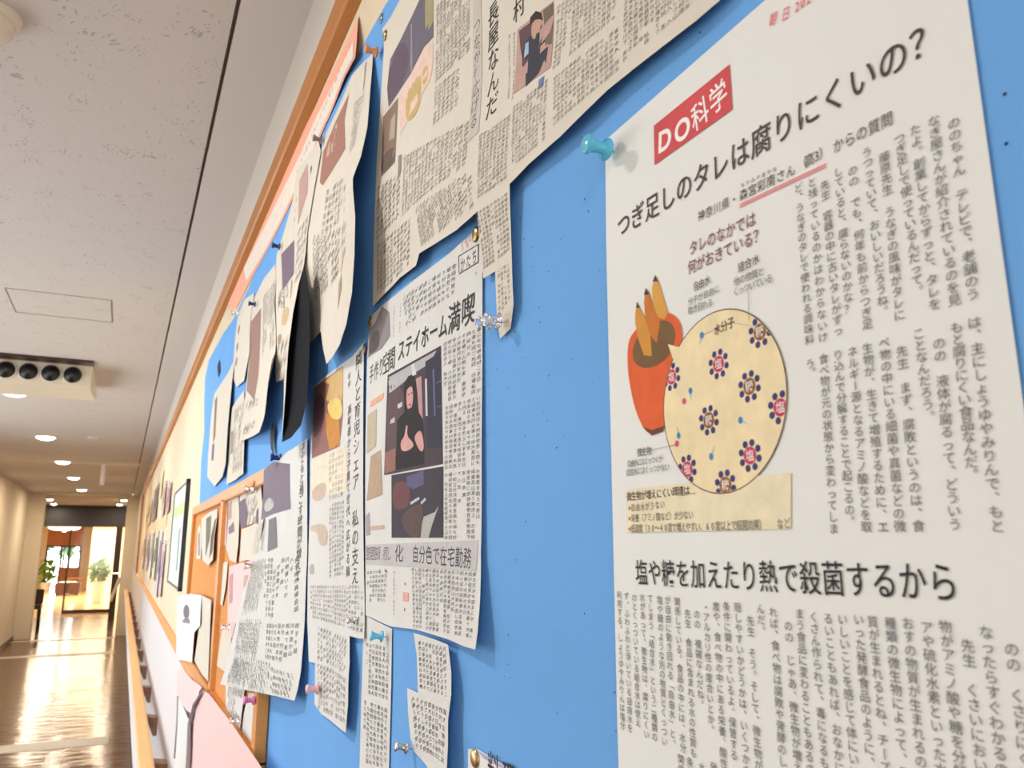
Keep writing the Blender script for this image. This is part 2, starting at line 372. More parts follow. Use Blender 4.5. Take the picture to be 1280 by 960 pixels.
# ------------------------------------------------------------------ ceiling fittings
LX = -0.935
def downlight(x, y, z, label, group, r=0.075, power=DL_W, c=(1.0, 0.93, 0.84)):
    e = empty('downlight', (x, y, z), label, 'light', group)
    MB().lathe([(r+0.02, 0), (r+0.018, -0.006), (r, -0.004), (r, 0)], seg=28).build('trim_ring', M['plastic'], e, True)
    MB().lathe([(r, -0.004), (r*0.85, -0.018), (r*0.5, -0.026), (0, -0.028)], seg=28).build('lamp_face', M['lamp'], e, True)
    if power:
        l = area('downlight_beam', (x, y, z-0.035), 2*r, power, c)
    return e
ords = {5.93: 'nearest in view, just beyond the air diffuser', 8.3: 'second in view beyond the air diffuser', 10.67: 'third in view, left of the hanging bar',
        13.1: 'fourth in view, before the far piers', 15.8: 'fifth in view, last before the far opening'}
for y in (-1.18, 1.19, 3.56, 5.93, 8.3, 10.67, 13.1, 15.8):
    lab = 'round ceiling downlight, ' + (ords.get(y) or {-1.18: 'behind the viewpoint', 1.19: 'overhead beside the white science column, out of view', 3.56: 'left of the access hatch, just out of view'}[y])
    downlight(LX, y, CEIL, lab, 'corridor ceiling downlights', power=DL_W*(2.2 if y > 10 else 1.3 if y > 8 else 1.0), c=(1.0, 0.84, 0.64) if y > 10 else (1.0, 0.985, 0.965))
for (x, y), lab in (((-1.833,2.563), 'upper left'), ((-1.982,2.499), 'lower left'), ((-0.393,2.572), 'upper right'), ((-0.531,2.521), 'lower right')):
    pass
for x, y, lab in ((-1.66, 19.3, 'upper left'), (-1.72, 21.3, 'lower left'), (-0.27, 19.0, 'upper right'), (-0.36, 21.0, 'lower right')):
    downlight(x, y, CEIL, 'small downlight in the passage beyond the piers, %s of four in the photo' % lab, 'passage downlights', 0.06, 14, (1.0, 0.82, 0.6))

# air diffuser: housing with a row of round black nozzles, dark slot on its near side
ad = empty('air_diffuser', (-0.9, 5.2, CEIL), 'cream ceiling air diffuser with a row of round black nozzles', 'vent')
hb = MB().box(-1.5, -0.455, 4.86, 5.16, CEIL-0.122, CEIL-0.0005, 0.004); o = hb.build('housing', M['plastic']); o.parent = ad; o.location = -ad.location
o = MB().box(-1.5, -0.455, 5.16, 5.5, CEIL-0.09, CEIL, 0.004).build('rear_cover', M['plastic']); o.parent = ad; o.location = -ad.location
o = MB().box(-1.52, -0.45, 4.72, 4.82, CEIL-0.012, CEIL).build('slot', M['dark']); o.parent = ad; o.location = -ad.location
for k in range(9):
    x = -0.55 - 0.1035*k; nz = CEIL-0.061
    o = MB().lathe([(0.046, 0.0), (0.052, 0.004), (0.051, 0.008), (0.045, 0.008)], (x, 4.86, nz), (0, -1, 0), 24).build('nozzle_ring', M['plastic'], None, True); o.parent = ad; o.location = -ad.location
    o = MB().lathe([(0.046, 0.001), (0.045, 0.008), (0.036, 0.024), (0.02, 0.033), (0.0, 0.036)], (x, 4.86, nz), (0, -1, 0), 24).build('nozzle', M['black'], None, True); o.parent = ad; o.location = -ad.location
# shallow access hatch outlined by thin joints
h_ = empty('ceiling_hatch', (-0.54, 3.7, CEIL), 'flush ceiling access hatch outlined by a thin dark joint', 'hatch')
for a in ((-0.355, -0.351, 3.49, 3.85), (-0.722, -0.719, 3.49, 3.85), (-0.72, -0.353, 3.49, 3.492), (-0.72, -0.353, 3.848, 3.85)):
    o = MB().box(a[0], a[1], a[2], a[3], CEIL-0.0015, CEIL).build('joint', M['gap']); o.parent = h_; o.location = -h_.location
# smoke detector
s_ = empty('smoke_detector', (-0.54, 1.62, CEIL), 'round cream smoke detector at the top left corner', 'smoke detector')
MB().lathe([(0.055, 0), (0.054, -0.012), (0.045, -0.016)], seg=32).build('base', M['plastic'], s_, True)
MB().lathe([(0.045, -0.012), (0.042, -0.034), (0.03, -0.042), (0, -0.043)], seg=32).build('sensor_cap', M['plastic'], s_, True)
# flat round ceiling covers
for (x, y), n in (((-0.53,5.891), 'just beyond the air diffuser'), ((-0.539,8.161), 'before the hanging bar')):
    c = empty('ceiling_cover', (x, y, CEIL), 'small flat round ceiling cover ' + n, 'ceiling cover')
    MB().lathe([(0.06, 0), (0.058, -0.01), (0, -0.012)], seg=24).build('disc', M['strip'], c, True)
# hanging bar and ceiling rail (seen end-on)
t_ = empty('hanging_sign_bar', (-0.5, 10.5, CEIL), 'white T-shaped ceiling rail with a short vertical bar hanging from it', 'hanging bar')
MB().box(-0.32, 0.38, -0.02, 0.02, -0.03, 0).build('rail', M['plastic'], t_)
MB().box(-0.022, 0.022, -0.03, 0.03, -0.27, -0.03, 0.004).build('hanging_plate', M['wht'], t_)

# ------------------------------------------------------------------ handrail on brackets
hr = empty('handrail', (-0.085, 8.0, 0.83), 'light wooden handrail along the right wall, shade on its outer face coloured in', 'handrail')
prof = [(-0.108, 0.815), (-0.112, 0.84), (-0.106, 0.853), (-0.07, 0.856), (-0.06, 0.85), (-0.06, 0.815)]
o = MB().prism(prof, 'y', 1.2, 16.6).build('rail', M['rail']); o.parent = hr; o.location = -hr.location
o = MB().box(-0.122, -0.1065, 1.2, 16.6, 0.79, 0.842, 0.003).build('shaded_side', M['lower']); o.parent = hr; o.location = -hr.location  # shaded side of the wooden rail, shade put into a lavender-white strip
for k in range(16):
    y = 2.6 + 0.92*k
    o = MB().prism([(-0.095, 0.815), (-0.003, 0.80), (-0.003, 0.72), (-0.02, 0.72), (-0.05, 0.79), (-0.095, 0.80)], 'y', y-0.04, y+0.04)
    o = o.build('bracket', M['brown']); o.parent = hr; o.location = -hr.location

# ------------------------------------------------------------------ the long notice board
BY0, BY1 = -0.6, 12.6
BZ0, BZ1 = 1.215, 2.385
nb = empty('notice_board', (0, 6, BZ0), 'long cream notice board in an orange wood moulding along the right wall', 'notice board')
def bp(mb, name, m, par=nb, smooth=False):
    o = mb.build(name, m, None, smooth); o.parent = par; o.location = -par.location; return o
bp(MB().box(-0.0015, 0.0, BY0, BY1, BZ0, BZ1), 'board_face', M['cream'])
bp(MB().prism([(0, BZ1), (-0.014, BZ1-0.003), (-0.019, BZ1-0.010), (-0.019, BZ1-0.052), (-0.016, BZ1-0.057), (-0.003, BZ1-0.063), (0, BZ1-0.063)], 'y', BY0, BY1), 'top_moulding', M['wood'])
bp(MB().prism([(0, BZ0), (-0.012, BZ0), (-0.022, BZ0+0.01), (-0.022, BZ0+0.016), (-0.008, BZ0+0.036), (0, BZ0+0.036)], 'y', BY0, BY1), 'bottom_moulding', M['woodl'])
bp(MB().box(-0.022, 0, BY1-0.04, BY1, BZ0, BZ1), 'end_moulding', M['wood'])

# ------------------------------------------------------------------ paper helpers
def tps(ctrl):
    n = len(ctrl); A = np.array([(c[0], c[1]) for c in ctrl]); f = np.array([c[2] for c in ctrl])
    if n < 4 or f.max()-f.min() < 1e-6:
        m_ = float(f.mean()); return lambda y, z: m_
    def U(r2): return 0.5*r2*np.log(r2+1e-12)
    d2 = ((A[:, None]-A[None])**2).sum(-1)
    K = U(d2)+np.eye(n)*1e-7; Pm = np.c_[np.ones(n), A]
    L = np.zeros((n+3, n+3)); L[:n, :n] = K; L[:n, n:] = Pm; L[n:, :n] = Pm.T
    s = np.linalg.solve(L + np.diag([0]*n+[1e-12]*3), np.r_[f, 0, 0, 0]); wv, av = s[:n], s[n:]
    lo = float(f.min()); hi = float(f.max())
    def g(y, z):
        r2 = (A[:, 0]-y)**2+(A[:, 1]-z)**2
        return float(min(max(U(r2)@wv+av[0]+av[1]*y+av[2]*z, lo), hi*1.15))
    return g
from mathutils.geometry import delaunay_2d_cdt
def inside(p, poly):
    c = False; n = len(poly)
    for i in range(n):
        a, b_ = poly[i], poly[i-1]
        if (a[1] > p[1]) != (b_[1] > p[1]) and p[0] < (b_[0]-a[0])*(p[1]-a[1])/(b_[1]-a[1])+a[0]: c = not c
    return c
def conform(poly, off, cell, lift):
    """poly: list of (y,z). returns a bmesh of the polygon, gridded, standing off(y,z)+lift from the wall"""
    poly = [(p[0], p[1]) for p in poly]; B = []
    n = len(poly)
    for i in range(n):
        a, b_ = poly[i], poly[(i+1) % n]; B.append(a)
        if cell:
            m_ = int(math.hypot(b_[0]-a[0], b_[1]-a[1])/cell)
            B += [(a[0]+(b_[0]-a[0])*k/(m_+1), a[1]+(b_[1]-a[1])*k/(m_+1)) for k in range(1, m_+1)]
    pts = list(B)
    if cell:
        y0, y1 = min(p[0] for p in B), max(p[0] for p in B); z0, z1 = min(p[1] for p in B), max(p[1] for p in B)
        cs = max(cell, (y1-y0)/70, (z1-z0)/70)
        for iy in range(math.floor(y0/cs), math.ceil(y1/cs)+1):
            for iz in range(math.floor(z0/cs), math.ceil(z1/cs)+1):
                q = (iy*cs, iz*cs)
                if inside(q, poly) and all(abs(q[0]-b[0])+abs(q[1]-b[1]) > cs*0.4 for b in B): pts.append(q)
    vv, _, ff, *_r = delaunay_2d_cdt([Vector(p) for p in pts], [], [list(range(len(B)))], 1, 1e-6)
    bm = bmesh.new(); vs = [bm.verts.new((-(off(v.x, v.y)+lift), v.x, v.y)) for v in vv]
    for f in ff:
        cy = sum(vv[k].x for k in f)/3; cz = sum(vv[k].y for k in f)/3
        try: bm.faces.new([vs[k] for k in f])
        except ValueError: pass
    bmesh.ops.delete(bm, geom=[v for v in bm.verts if not v.link_faces], context='VERTS')
    for f in bm.faces:
        f.normal_update()
        if f.normal.x > 0: f.normal_flip()
        f.smooth = True
    return bm
ROUND = {'pot_drawing', 'pot_opening', 'woman_face', 'woman_hand', 'photo_figure', 'photo_stool', 'photo_paper', 'photo_shade', 'drawing', 'orange_art', 'photo_light', 'pink_panel_art', 'photo_bench'}
class Paper:
    def __init__(s, name, label, cat, outline, m, ctrl=(), group=None, cell=0.01, parent=None, thick=0.0001):
        s.off = tps([c for c in list(outline)+list(ctrl)]); s.cell = cell
        bm = conform([(p[0], p[1]) for p in outline], s.off, cell, 0)
        me = bpy.data.meshes.new(name); bm.to_mesh(me); bm.free()
        s.o = link(name, me, m, parent)
        tag(s.o, label, cat, group)
        md = s.o.modifiers.new('thickness', 'SOLIDIFY'); md.thickness = thick; md.offset = -1; md.use_rim = False
        s.lay = 0.00015 + (min(cell, 0.03)*0.012 if len(ctrl) or cell >= 0.012 else 0)
    def poly(s, name, pts, m, lab=None, parent=None, cell=None):
        s.lay += 0.0000025
        if name in ROUND:
            for _ in range(2):
                q = []
                for a, b_ in zip(pts, pts[1:]+pts[:1]): q += [(a[0]*.75+b_[0]*.25, a[1]*.75+b_[1]*.25), (a[0]*.25+b_[0]*.75, a[1]*.25+b_[1]*.75)]
                pts = q
        bm = conform([(p[0], p[1]) for p in pts], s.off, s.cell if cell is None else cell, s.lay)
        me = bpy.data.meshes.new(name); bm.to_mesh(me); bm.free()
        sub = name.split('_')[0] in ('photo', 'woman', 'person', 'held') and getattr(s, 'lastp', None) is not None
        if name == 'title_frame_inside' or name == 'red_stamp_inside' or name == 'pink_panel_art': sub = True
        o = link(name, me, m, s.lastp if sub else (parent or s.o))
        if not sub: s.lastp = o
        if lab: o['label'] = lab
        return o
    def text(s, name, m, items):
        """items = list of (kind, string, p0, p1, w, h, res, bold)"""
        V = []; F = []; base = 0
        for it in items:
            for (ch, y, z, ux, uz, w_, h_, rot) in layout(*it[:6]):
                gv, gf = glyph(ch, it[6] if len(it) > 6 else 1, it[7] if len(it) > 7 else 0.0)
                if gv is None: continue
                a = gv.copy()
                if rot: a = np.c_[a[:, 1], -a[:, 0]]
                # width direction in the wall plane (dy,dz) = (ux,uz); up direction perpendicular
                yy = y + a[:, 0]*w_*ux + a[:, 1]*h_*uz
                zz_ = z + a[:, 0]*w_*uz - a[:, 1]*h_*ux
                V.append(np.c_[yy, zz_]); F.append((gf+base)); base += len(a)
        if not V: return
        V = np.concatenate(V); F = np.concatenate(F)
        s.lay += 0.0000025
        co = np.empty((len(V), 3)); co[:, 1:] = V
        # evaluate the stand-off
        if s.off.__code__.co_argcount == 2:
            co[:, 0] = [-(s.off(p[0], p[1])+s.lay+0.00002) for p in V]
        me = bpy.data.meshes.new(name)
        me.vertices.add(len(co)); me.vertices.foreach_set('co', co.ravel())
        me.loops.add(F.size); me.loops.foreach_set('vertex_index', F.ravel().astype(np.int32))
        me.polygons.add(len(F)); me.polygons.foreach_set('loop_start', np.arange(0, F.size, 3, dtype=np.int32))
        me.polygons.foreach_set('loop_total', np.full(len(F), 3, dtype=np.int32))
        me.update(); me.validate()
        return tag(link(name, me, m, s.o), kind='stuff' if any(t in name for t in ('body', 'notes', 'caption', 'lettering', 'sub')) else None)
_g = {}; _tc = None; _nrm = {}
PUNC = '、。，．'
def _raw(ch, res, bold):
    global _tc
    if _tc is None:
        cu = bpy.data.curves.new('glyph_source', 'FONT'); cu.dimensions = '2D'; cu.fill_mode = 'FRONT'
        _tc = bpy.data.objects.new('glyph_source', cu); col.objects.link(_tc)
    cu = _tc.data; cu.body = ch; cu.resolution_u = res; cu.offset = bold
    bpy.context.view_layer.update()
    ev = _tc.evaluated_get(bpy.context.evaluated_depsgraph_get()); me = ev.to_mesh()
    if me is None or len(me.vertices) == 0: ev.to_mesh_clear(); return None, None
    v = np.empty(len(me.vertices)*3); me.vertices.foreach_get('co', v); v = v.reshape(-1, 3)[:, :2].copy()
    me.calc_loop_triangles(); f = np.empty(len(me.loop_triangles)*3, dtype=np.int32); me.loop_triangles.foreach_get('vertices', f)
    ev.to_mesh_clear(); return v, f.reshape(-1, 3)
def glyph(ch, res=1, bold=0.0):
    if ch in ' 　': return None, None
    k = (ch, res, bold)
    if k in _g: return _g[k]
    if 'c' not in _nrm:
        v, f = _raw('国', 2, 0); mn, mx2 = v.min(0), v.max(0)
        _nrm['c'] = (mn+mx2)/2; _nrm['s'] = (mx2-mn).max()/0.88
    v, f = _raw(ch, res, bold)
    if v is None: _g[k] = (None, None); return _g[k]
    if ord(ch) < 256:
        c = (v.min(0)+v.max(0))/2; c[1] = _nrm['c'][1] if ch not in '?' else _nrm['c'][1]
    else: c = _nrm['c']
    _g[k] = ((v-c)/_nrm['s'], f); return _g[k]
def layout(kind, st, p0, p1, w_, h_):
    """kind 'h': centres of first and last character; 'v': same, downwards; 'p': p1 is pitch (downwards)"""
    n = len(st)
    if kind == 'p':
        pitch, lean = p1
        p1 = (p0[0]-lean*pitch*(n-1), p0[1]-pitch*(n-1))
    dy = (p1[0]-p0[0])/max(n-1, 1); dz_ = (p1[1]-p0[1])/max(n-1, 1); L = math.hypot(dy, dz_) or 1
    if kind == 'h': ux, uz = dy/L, dz_/L
    else: ux, uz = dz_/L, -dy/L
    if n == 1: ux, uz = -1.0, 0.0
    for i, ch in enumerate(st):
        y, z = p0[0]+dy*i, p0[1]+dz_*i; rot = False
        if kind != 'h':
            if ch in PUNC: y += ux*0.55*w_; z += 0.55*h_
            rot = ch in 'ー〜（）「」…'
        yield ch, y, z, ux, uz, w_, h_, rot
CHARS = 'のにはをたがでてとしれさあいうるなこかりもすま日人年会本中大生学子分上事前時間国家地方自気手行場市員水食物体私見入出立今目同女男高校新社世思作業話問者金万円都京保育東西山川田村'
def cols(TL, TR, BR, BL, nc, fill=0.86, gap=None, h=1.0, ragged=0.1, seed=0, skip=0.04, w=None):
    """vertical newspaper columns filling a quad; returns text items"""
    rd = random.Random(seed); out = []
    TL, TR, BR, BL = [Vector(p[:2]) for p in (TL, TR, BR, BL)]
    pitch = ((TR-TL).length/max(nc-1, 1)) if nc > 1 else (w or 0.003)
    s = (w or pitch*fill)
    h = min(1.0, max(0.0031, s*0.42)/s)
    for k in range(nc):
        t = k/max(nc-1, 1); a = TL.lerp(TR, t); b = BL.lerp(BR, t)
        if rd.random() < ragged: b = a.lerp(b, rd.uniform(0.3, 0.9))
        n = max(2, int((b-a).length/(s*1.02*h)))
        st = ''.join('　' if rd.random() < skip else rd.choice(CHARS) for _ in range(n))
        out.append(('v', st, (a.x, a.y), (b.x, b.y), s, s*h))
    return out
def circ(c, ry, rz=None, n=28):
    rz = rz or ry
    return [(c[0]+ry*math.cos(2*PI*k/n), c[1]+rz*math.sin(2*PI*k/n)) for k in range(n)]

# ------------------------------------------------------------------ blue felt
blue_out = [(-0.45, 1.2525), (-0.45, 2.30), (0.5, 2.24)] + [(p[0], min(p[1], 2.36)) for p in [(0.7607,2.2209,0),(0.8227,2.2326,0),(0.9306,2.2431,0),(1.0014,2.2446,0),(1.188,2.2704,0),(1.3518,2.2539,0),(1.7007,2.2512,0),(1.9833,2.2272,0),(2.3034,2.2286,0),(2.5571,2.2508,0),(3.0302,2.267,0),(3.1492,2.2213,0),(3.1072,2.1319,0),(2.996,1.9986,0),(3.0353,1.8977,0),(2.9384,1.7172,0),(2.8871,1.5586,0),(2.7172,1.3457,0)]] + [(1.95, 1.2525)]
blue_out = [(y, z, 0.0022) for y, z in blue_out]
fb = Paper('blue_felt_backing', 'bright blue felt backing sheet with a wavy left edge on the notice board', 'felt sheet', blue_out, M['blue'], cell=0.2, thick=0.0006)
rd = random.Random(3); bmh = bmesh.new()
hp = [tuple(p[:2]) for p in [(0.4619,1.822,0),(0.4571,1.8045,0),(0.4454,1.7941,0),(0.4646,1.7762,0),(0.4359,1.7502,0),(0.471,1.7429,0),(0.5006,1.7227,0),(0.5143,1.7137,0),(0.481,1.706,0),(0.4848,1.6802,0),(0.4571,1.6702,0),(0.4225,1.7701,0),(0.4066,1.7858,0),(0.4006,1.753,0),(0.3773,1.8002,0),(0.3732,1.791,0),(0.311,1.8344,0),(0.2683,1.8406,0),(0.3092,1.8417,0),(0.4026,1.7859,0),(0.5039,1.6301,0),(0.4715,1.592,0),(0.4149,1.6578,0),(0.3835,1.6321,0),(0.3535,1.7527,0),(0.3569,1.7312,0),(0.3579,1.5292,0),(0.3573,1.5113,0),(0.1344,1.7179,0),(0.1329,1.7334,0),(0.3944,1.7071,0),(0.4239,1.7033,0),(0.4576,1.6218,0),(0.3728,1.6889,0),(0.481,1.5273,0),(0.3983,1.5843,0)]]
hp += [(rd.uniform(0.36, 0.55), rd.uniform(1.5, 1.8)) for _ in range(26)]
for y, z in hp:
    r = rd.uniform(0.0003, 0.0006); vs = [bmh.verts.new((-0.00245, y+r*math.cos(a), z+r*math.sin(a))) for a in [2*PI*k/8 for k in range(8)]]; bmh.faces.new(vs)
meh = bpy.data.meshes.new('pin_holes'); bmh.to_mesh(meh); bmh.free(); tag(link('pin_holes', meh, M['hole'], fb.o), kind='stuff')

# ------------------------------------------------------------------ A: white science column in the foreground
A_out = [(p[0], p[1], 0.003) for p in [(0.3526,1.8255,0),(0.3543,1.7529,0),(0.3543,1.6511,0),(0.3549,1.5166,0)]] + [(0.3535, 1.30, 0.003), (0.1365, 1.30, 0.003), (0.139, 1.65, 0.003), (0.1405, 1.83, 0.003)]
A = Paper('science_article_sheet', 'large white photocopied science column with red banner and a pot diagram, nearest the viewer', 'newspaper clipping', A_out, M['white'], cell=0.02)
P_ = (0.149,1.7318,0); Q_ = (0.1495,1.6752,0)
pit = (P_[1]-Q_[1])/15.0
BX = A.poly('banner', [(0.3061,1.8109,0),(0.2486,1.8116,0),(0.2484,1.7894,0),(0.3068,1.7895,0)], pm(214, 84, 88), 'red banner with white lettering')
A.text('banner_text', M['wht'], [('h', 'DO', (0.2974,1.7991,0), (0.2835,1.7977,0), 0.0150, 0.0150, 4, 0.03), ('h', '科学', (0.2702,1.7984,0), (0.2571,1.8,0), 0.0125, 0.0150, 3, 0.01)])
A.text('red_pen_note', M['inkr'], [('h', '朝日', (0.221,1.8162,0), (0.214,1.8141,0), 0.0046, 0.0062, 3), ('h', '2021', (0.2079,1.8134,0), (0.1988,1.8126,0), 0.0052, 0.0058, 3)])
A.text('headline', M['inkb'], [('h', 'つぎ足しのタレは腐りにくいの？', (0.3361,1.7686,0), (0.1551,1.7653,0), 0.0128, 0.0140, 4, 0.006)])
A.text('subheading', M['inkb'], [
    ('h', '神奈川県・', (0.2728,1.749,0), (0.2508,1.7478,0), 0.0052, 0.0056, 3), ('h', '森宮彩南さん', (0.2448,1.7476,0), (0.2178,1.7463,0), 0.0053, 0.0054, 3, 0.002),
    ('h', '（高3）', (0.2115,1.7465,0), (0.2007,1.7465,0), 0.0050, 0.0056, 3, 0.0), ('h', 'からの質問', (0.1939,1.7459,0), (0.1727,1.7451,0), 0.0052, 0.0058, 3),
    ('h', 'もりみやあやな', (0.2449,1.7521,0), (0.2261,1.7507,0), 0.0024, 0.0024, 2)])
for k in (0, 1):
    A.poly('underline', [(0.2476,1.7443,0), (0.2,1.7416,0), (0.2,1.7411,0), (0.2476,1.7438,0)] if k == 0 else [(0.2477,1.7432,0), (0.2001,1.7405,0), (0.2002,1.74,0), (0.2477,1.7427,0)], pm(238, 120, 130), cell=0)
A.text('question_heading', M['inkbr'], [('h', 'タレのなかでは', (0.2795,1.7358,0), (0.2415,1.7346,0), 0.0063, 0.0072, 3, 0.006), ('h', '何がおきている？', (0.2813,1.727,0), (0.2375,1.7264,0), 0.0063, 0.0072, 3, 0.006)])
up = [('ののちゃん　テレビで、老舗のう', (1201,157), (1225,370)), ]
colsA = [
 ('ののちゃん　テレビで、老舗のう', (0.149,1.7318,0), (0.1495,1.6752,0)), ('なぎ屋さんが紹介されているのを見', (0.1556,1.736,0), (0.1556,1.6751,0)),
 ('たよ。創業してからずっと、タレを', (0.1624,1.7363,0), (0.1624,1.6757,0)), ('つぎ足しで使っているんだって。', (0.1686,1.7361,0), (0.1675,1.6815,0)),
 ('藤原先生　うなぎの風味がタレに', (0.1751,1.7323,0), (0.1754,1.6755,0)), ('うつっていて、おいしいだろうね。', (0.1819,1.7373,0), (0.1814,1.6784,0)),
 ('のの　でも、何年も前からつぎ足', (0.1886,1.7333,0), (0.1883,1.6757,0)), ('していると、腐らないのかな？', (0.1949,1.7357,0), (0.1954,1.6834,0)),
 ('先生　容器の中に古いタレがずっ', (0.2016,1.7332,0), (0.2011,1.6765,0)), ('と残っているのかはわからないけ', (0.2075,1.737,0), (0.2082,1.6758,0)),
 ('ど、うなぎのタレで使われる調味料', (0.2144,1.7376,0), (0.2147,1.6764,0)),
 ('は、主にしょうゆやみりんで、もと', (0.1501,1.6665,0), (0.1505,1.6059,0)), ('もと腐りにくい食品なんだ。', (0.1559,1.6664,0), (0.1562,1.6211,0)),
 ('のの　液体が腐るって、どういう', (0.1623,1.6628,0), (0.1636,1.6067,0)), ('ことなんだろう。', (0.1691,1.6676,0), (0.1683,1.6403,0)),
 ('先生　まず、腐敗というのは、食', (0.1759,1.6632,0), (0.1762,1.6065,0)), ('べ物の中にいる細菌や真菌などの微', (0.1823,1.6677,0), (0.183,1.6066,0)),
 ('生物が、生きて増殖するために、エ', (0.1892,1.6673,0), (0.1894,1.6065,0)), ('ネルギー源となるアミノ酸などを取', (0.1956,1.6675,0), (0.1961,1.6067,0)),
 ('り込んで分解することで起こるの。', (0.202,1.6678,0), (0.2026,1.6087,0)), ('食べ物が元の状態から変わってしま', (0.2087,1.6677,0), (0.2102,1.6064,0)),
 ('う。', (0.2152,1.6672,0), (0.2148,1.6638,0))]
A.text('body_text', M['inkg'], [('v', s, a, b, 0.0047, 0.0041, 2) for s, a, b in colsA])
low = [('のの　くさりにくいって', (0.1506,1.572,0)), ('なったらすぐわかるのにね。どう', (0.1576,1.5759,0)), ('先生　くさいにおいと腐敗しても', (0.1638,1.5715,0)), ('物がアミノ酸や糖を分解して', (0.1704,1.5764,0)),
 ('アや硫化水素といった水にとけ', (0.1768,1.5756,0)), ('おすの物質が生まれるのよ。', (0.1835,1.5763,0)), ('種類の微生物によって、こん', (0.1901,1.5758,0)), ('質が生まれるとね、チーズや', (0.1969,1.5757,0)),
 ('いった発酵食品のように、ひと', (0.2027,1.576,0)), ('いしいことを感じて体にいい食品', (0.2095,1.5755,0)), ('るいこともあれば、おなかに', (0.2159,1.5753,0)), ('くさん作られて、毒になるもの', (0.2225,1.5754,0)),
 ('まう食品に変わることもあるの。', (0.2293,1.576,0)), ('のの　じゃあ、微生物が増えに', (0.2353,1.5712,0)), ('れば、食べ物は腐敗や発酵のした', (0.2427,1.5756,0)), ('んだ。', (0.2495,1.5764,0)),
 ('先生　そう。そして、微生物が', (0.2557,1.5714,0)), ('隠しやすいかどうかは、いくつかの', (0.2627,1.5761,0)), ('条件に関わっているよ。保管する', (0.2695,1.576,0)), ('度や、食べ物の中にある栄養、酸性', (0.276,1.5756,0)),
 ('・アルカリ性の度合いとか。', (0.2827,1.5749,0)), ('のの　複雑なんだね。', (0.2889,1.5715,0)), ('先生　食品に含まれる水の性質も', (0.2954,1.5713,0)), ('関係している。食品の中には、水分', (0.3025,1.576,0)),
 ('が自由に動き回れる「自由水」と、', (0.3096,1.5763,0)), ('塩や糖のような別の物質とくっつい', (0.3157,1.576,0)), ('てしまう「結合水」という二種類の', (0.3232,1.5763,0)), ('水があって、微生物は、腐りにくい', (0.3297,1.5763,0)),
 ('のとくっついている結合水は使え', (0.3364,1.5759,0)), ('ず、ふわふわと浮いている自由水を', (0.3433,1.5763,0)), ('利用する。しょうゆやみりんは塩分', (0.3497,1.5764,0)),
 ('関係しているとか', (0.3043,1.5099,0)), ('条件の中には', (0.2982,1.51,0)), ('水分が少', (0.2903,1.5098,0)), ('発酵や腐敗', (0.2825,1.5116,0))]
ya, yb = (0.3433,1.5763,0), (0.3385,1.5152,0)
A.text('lower_body_text', M['inkg'], [('p', s, a, ((ya[1]-yb[1])/15.0, 0.0), 0.0046, 0.0041, 2) for s, a in low])
A.text('answer_heading', M['ink'], [('h', '塩や糖を加えたり熱で殺菌するから', (0.3297,1.5879,0), (0.1697,1.5894,0), 0.0104, 0.0128, 4, 0.004)])
# diagram: clay pot with skewers, speech bubble with molecules
A.poly('pot_drawing', [(0.3361,1.6977,0),(0.336,1.6863,0),(0.3313,1.6688,0),(0.3237,1.6565,0),(0.3172,1.6533,0),(0.3088,1.6537,0),(0.3052,1.6609,0),(0.2993,1.6753,0),(0.2923,1.6893,0),(0.2899,1.6983,0),(0.293,1.7057,0),(0.3019,1.7113,0),(0.3149,1.7123,0),(0.3276,1.7089,0),(0.3343,1.705,0)], pm(226, 100, 52), 'orange clay pot')
A.poly('pot_foot', [(0.3249,1.6582,0),(0.3172,1.6529,0),(0.3082,1.6537,0),(0.3068,1.6562,0),(0.3171,1.6556,0)], pm(110, 70, 50))
A.poly('pot_opening', [(0.3318,1.698,0),(0.33,1.6914,0),(0.3219,1.6868,0),(0.31,1.686,0),(0.2996,1.6893,0),(0.2947,1.6976,0),(0.2974,1.7041,0),(0.3047,1.708,0),(0.3166,1.7078,0),(0.3271,1.7046,0)], pm(122, 92, 58), cell=0)
for pts, c in (([(0.3279,1.7162,0),(0.3261,1.7229,0),(0.3241,1.7198,0),(0.3197,1.7127,0),(0.3155,1.7026,0),(0.3148,1.6919,0),(0.3215,1.6937,0),(0.3258,1.703,0),(0.3281,1.712,0)], (216, 150, 62)), ([(0.3199,1.7204,0),(0.3181,1.7278,0),(0.3155,1.725,0),(0.312,1.7161,0),(0.3073,1.7067,0),(0.3105,1.6974,0),(0.3155,1.7026,0),(0.319,1.7117,0)], (206, 122, 48)), ([(0.3128,1.7258,0),(0.3097,1.732,0),(0.3073,1.7283,0),(0.304,1.7191,0),(0.3007,1.7102,0),(0.3034,1.7077,0),(0.3084,1.7098,0),(0.312,1.7161,0)], (222, 164, 74))):
    A.poly('skewer_drawing', pts, pm(*c), cell=0)
for pts in ([(0.327,1.7198,0),(0.3261,1.7229,0),(0.3235,1.7188,0)], [(0.3197,1.7245,0),(0.3181,1.7278,0),(0.3149,1.7235,0)], [(0.3119,1.7293,0),(0.3097,1.732,0),(0.3073,1.7279,0)]):
    A.poly('skewer_tip', pts, pm(80, 60, 70), cell=0)
L1, R1, T1, B1 = (0.3065,1.67,0), (0.2281,1.6559,0), (0.2598,1.7013,0), (0.2697,1.6223,0)
bc = ((L1[0]+R1[0])/2, (T1[1]+B1[1])/2); br = ((L1[0]-R1[0])/2+(T1[1]-B1[1])/2)/2
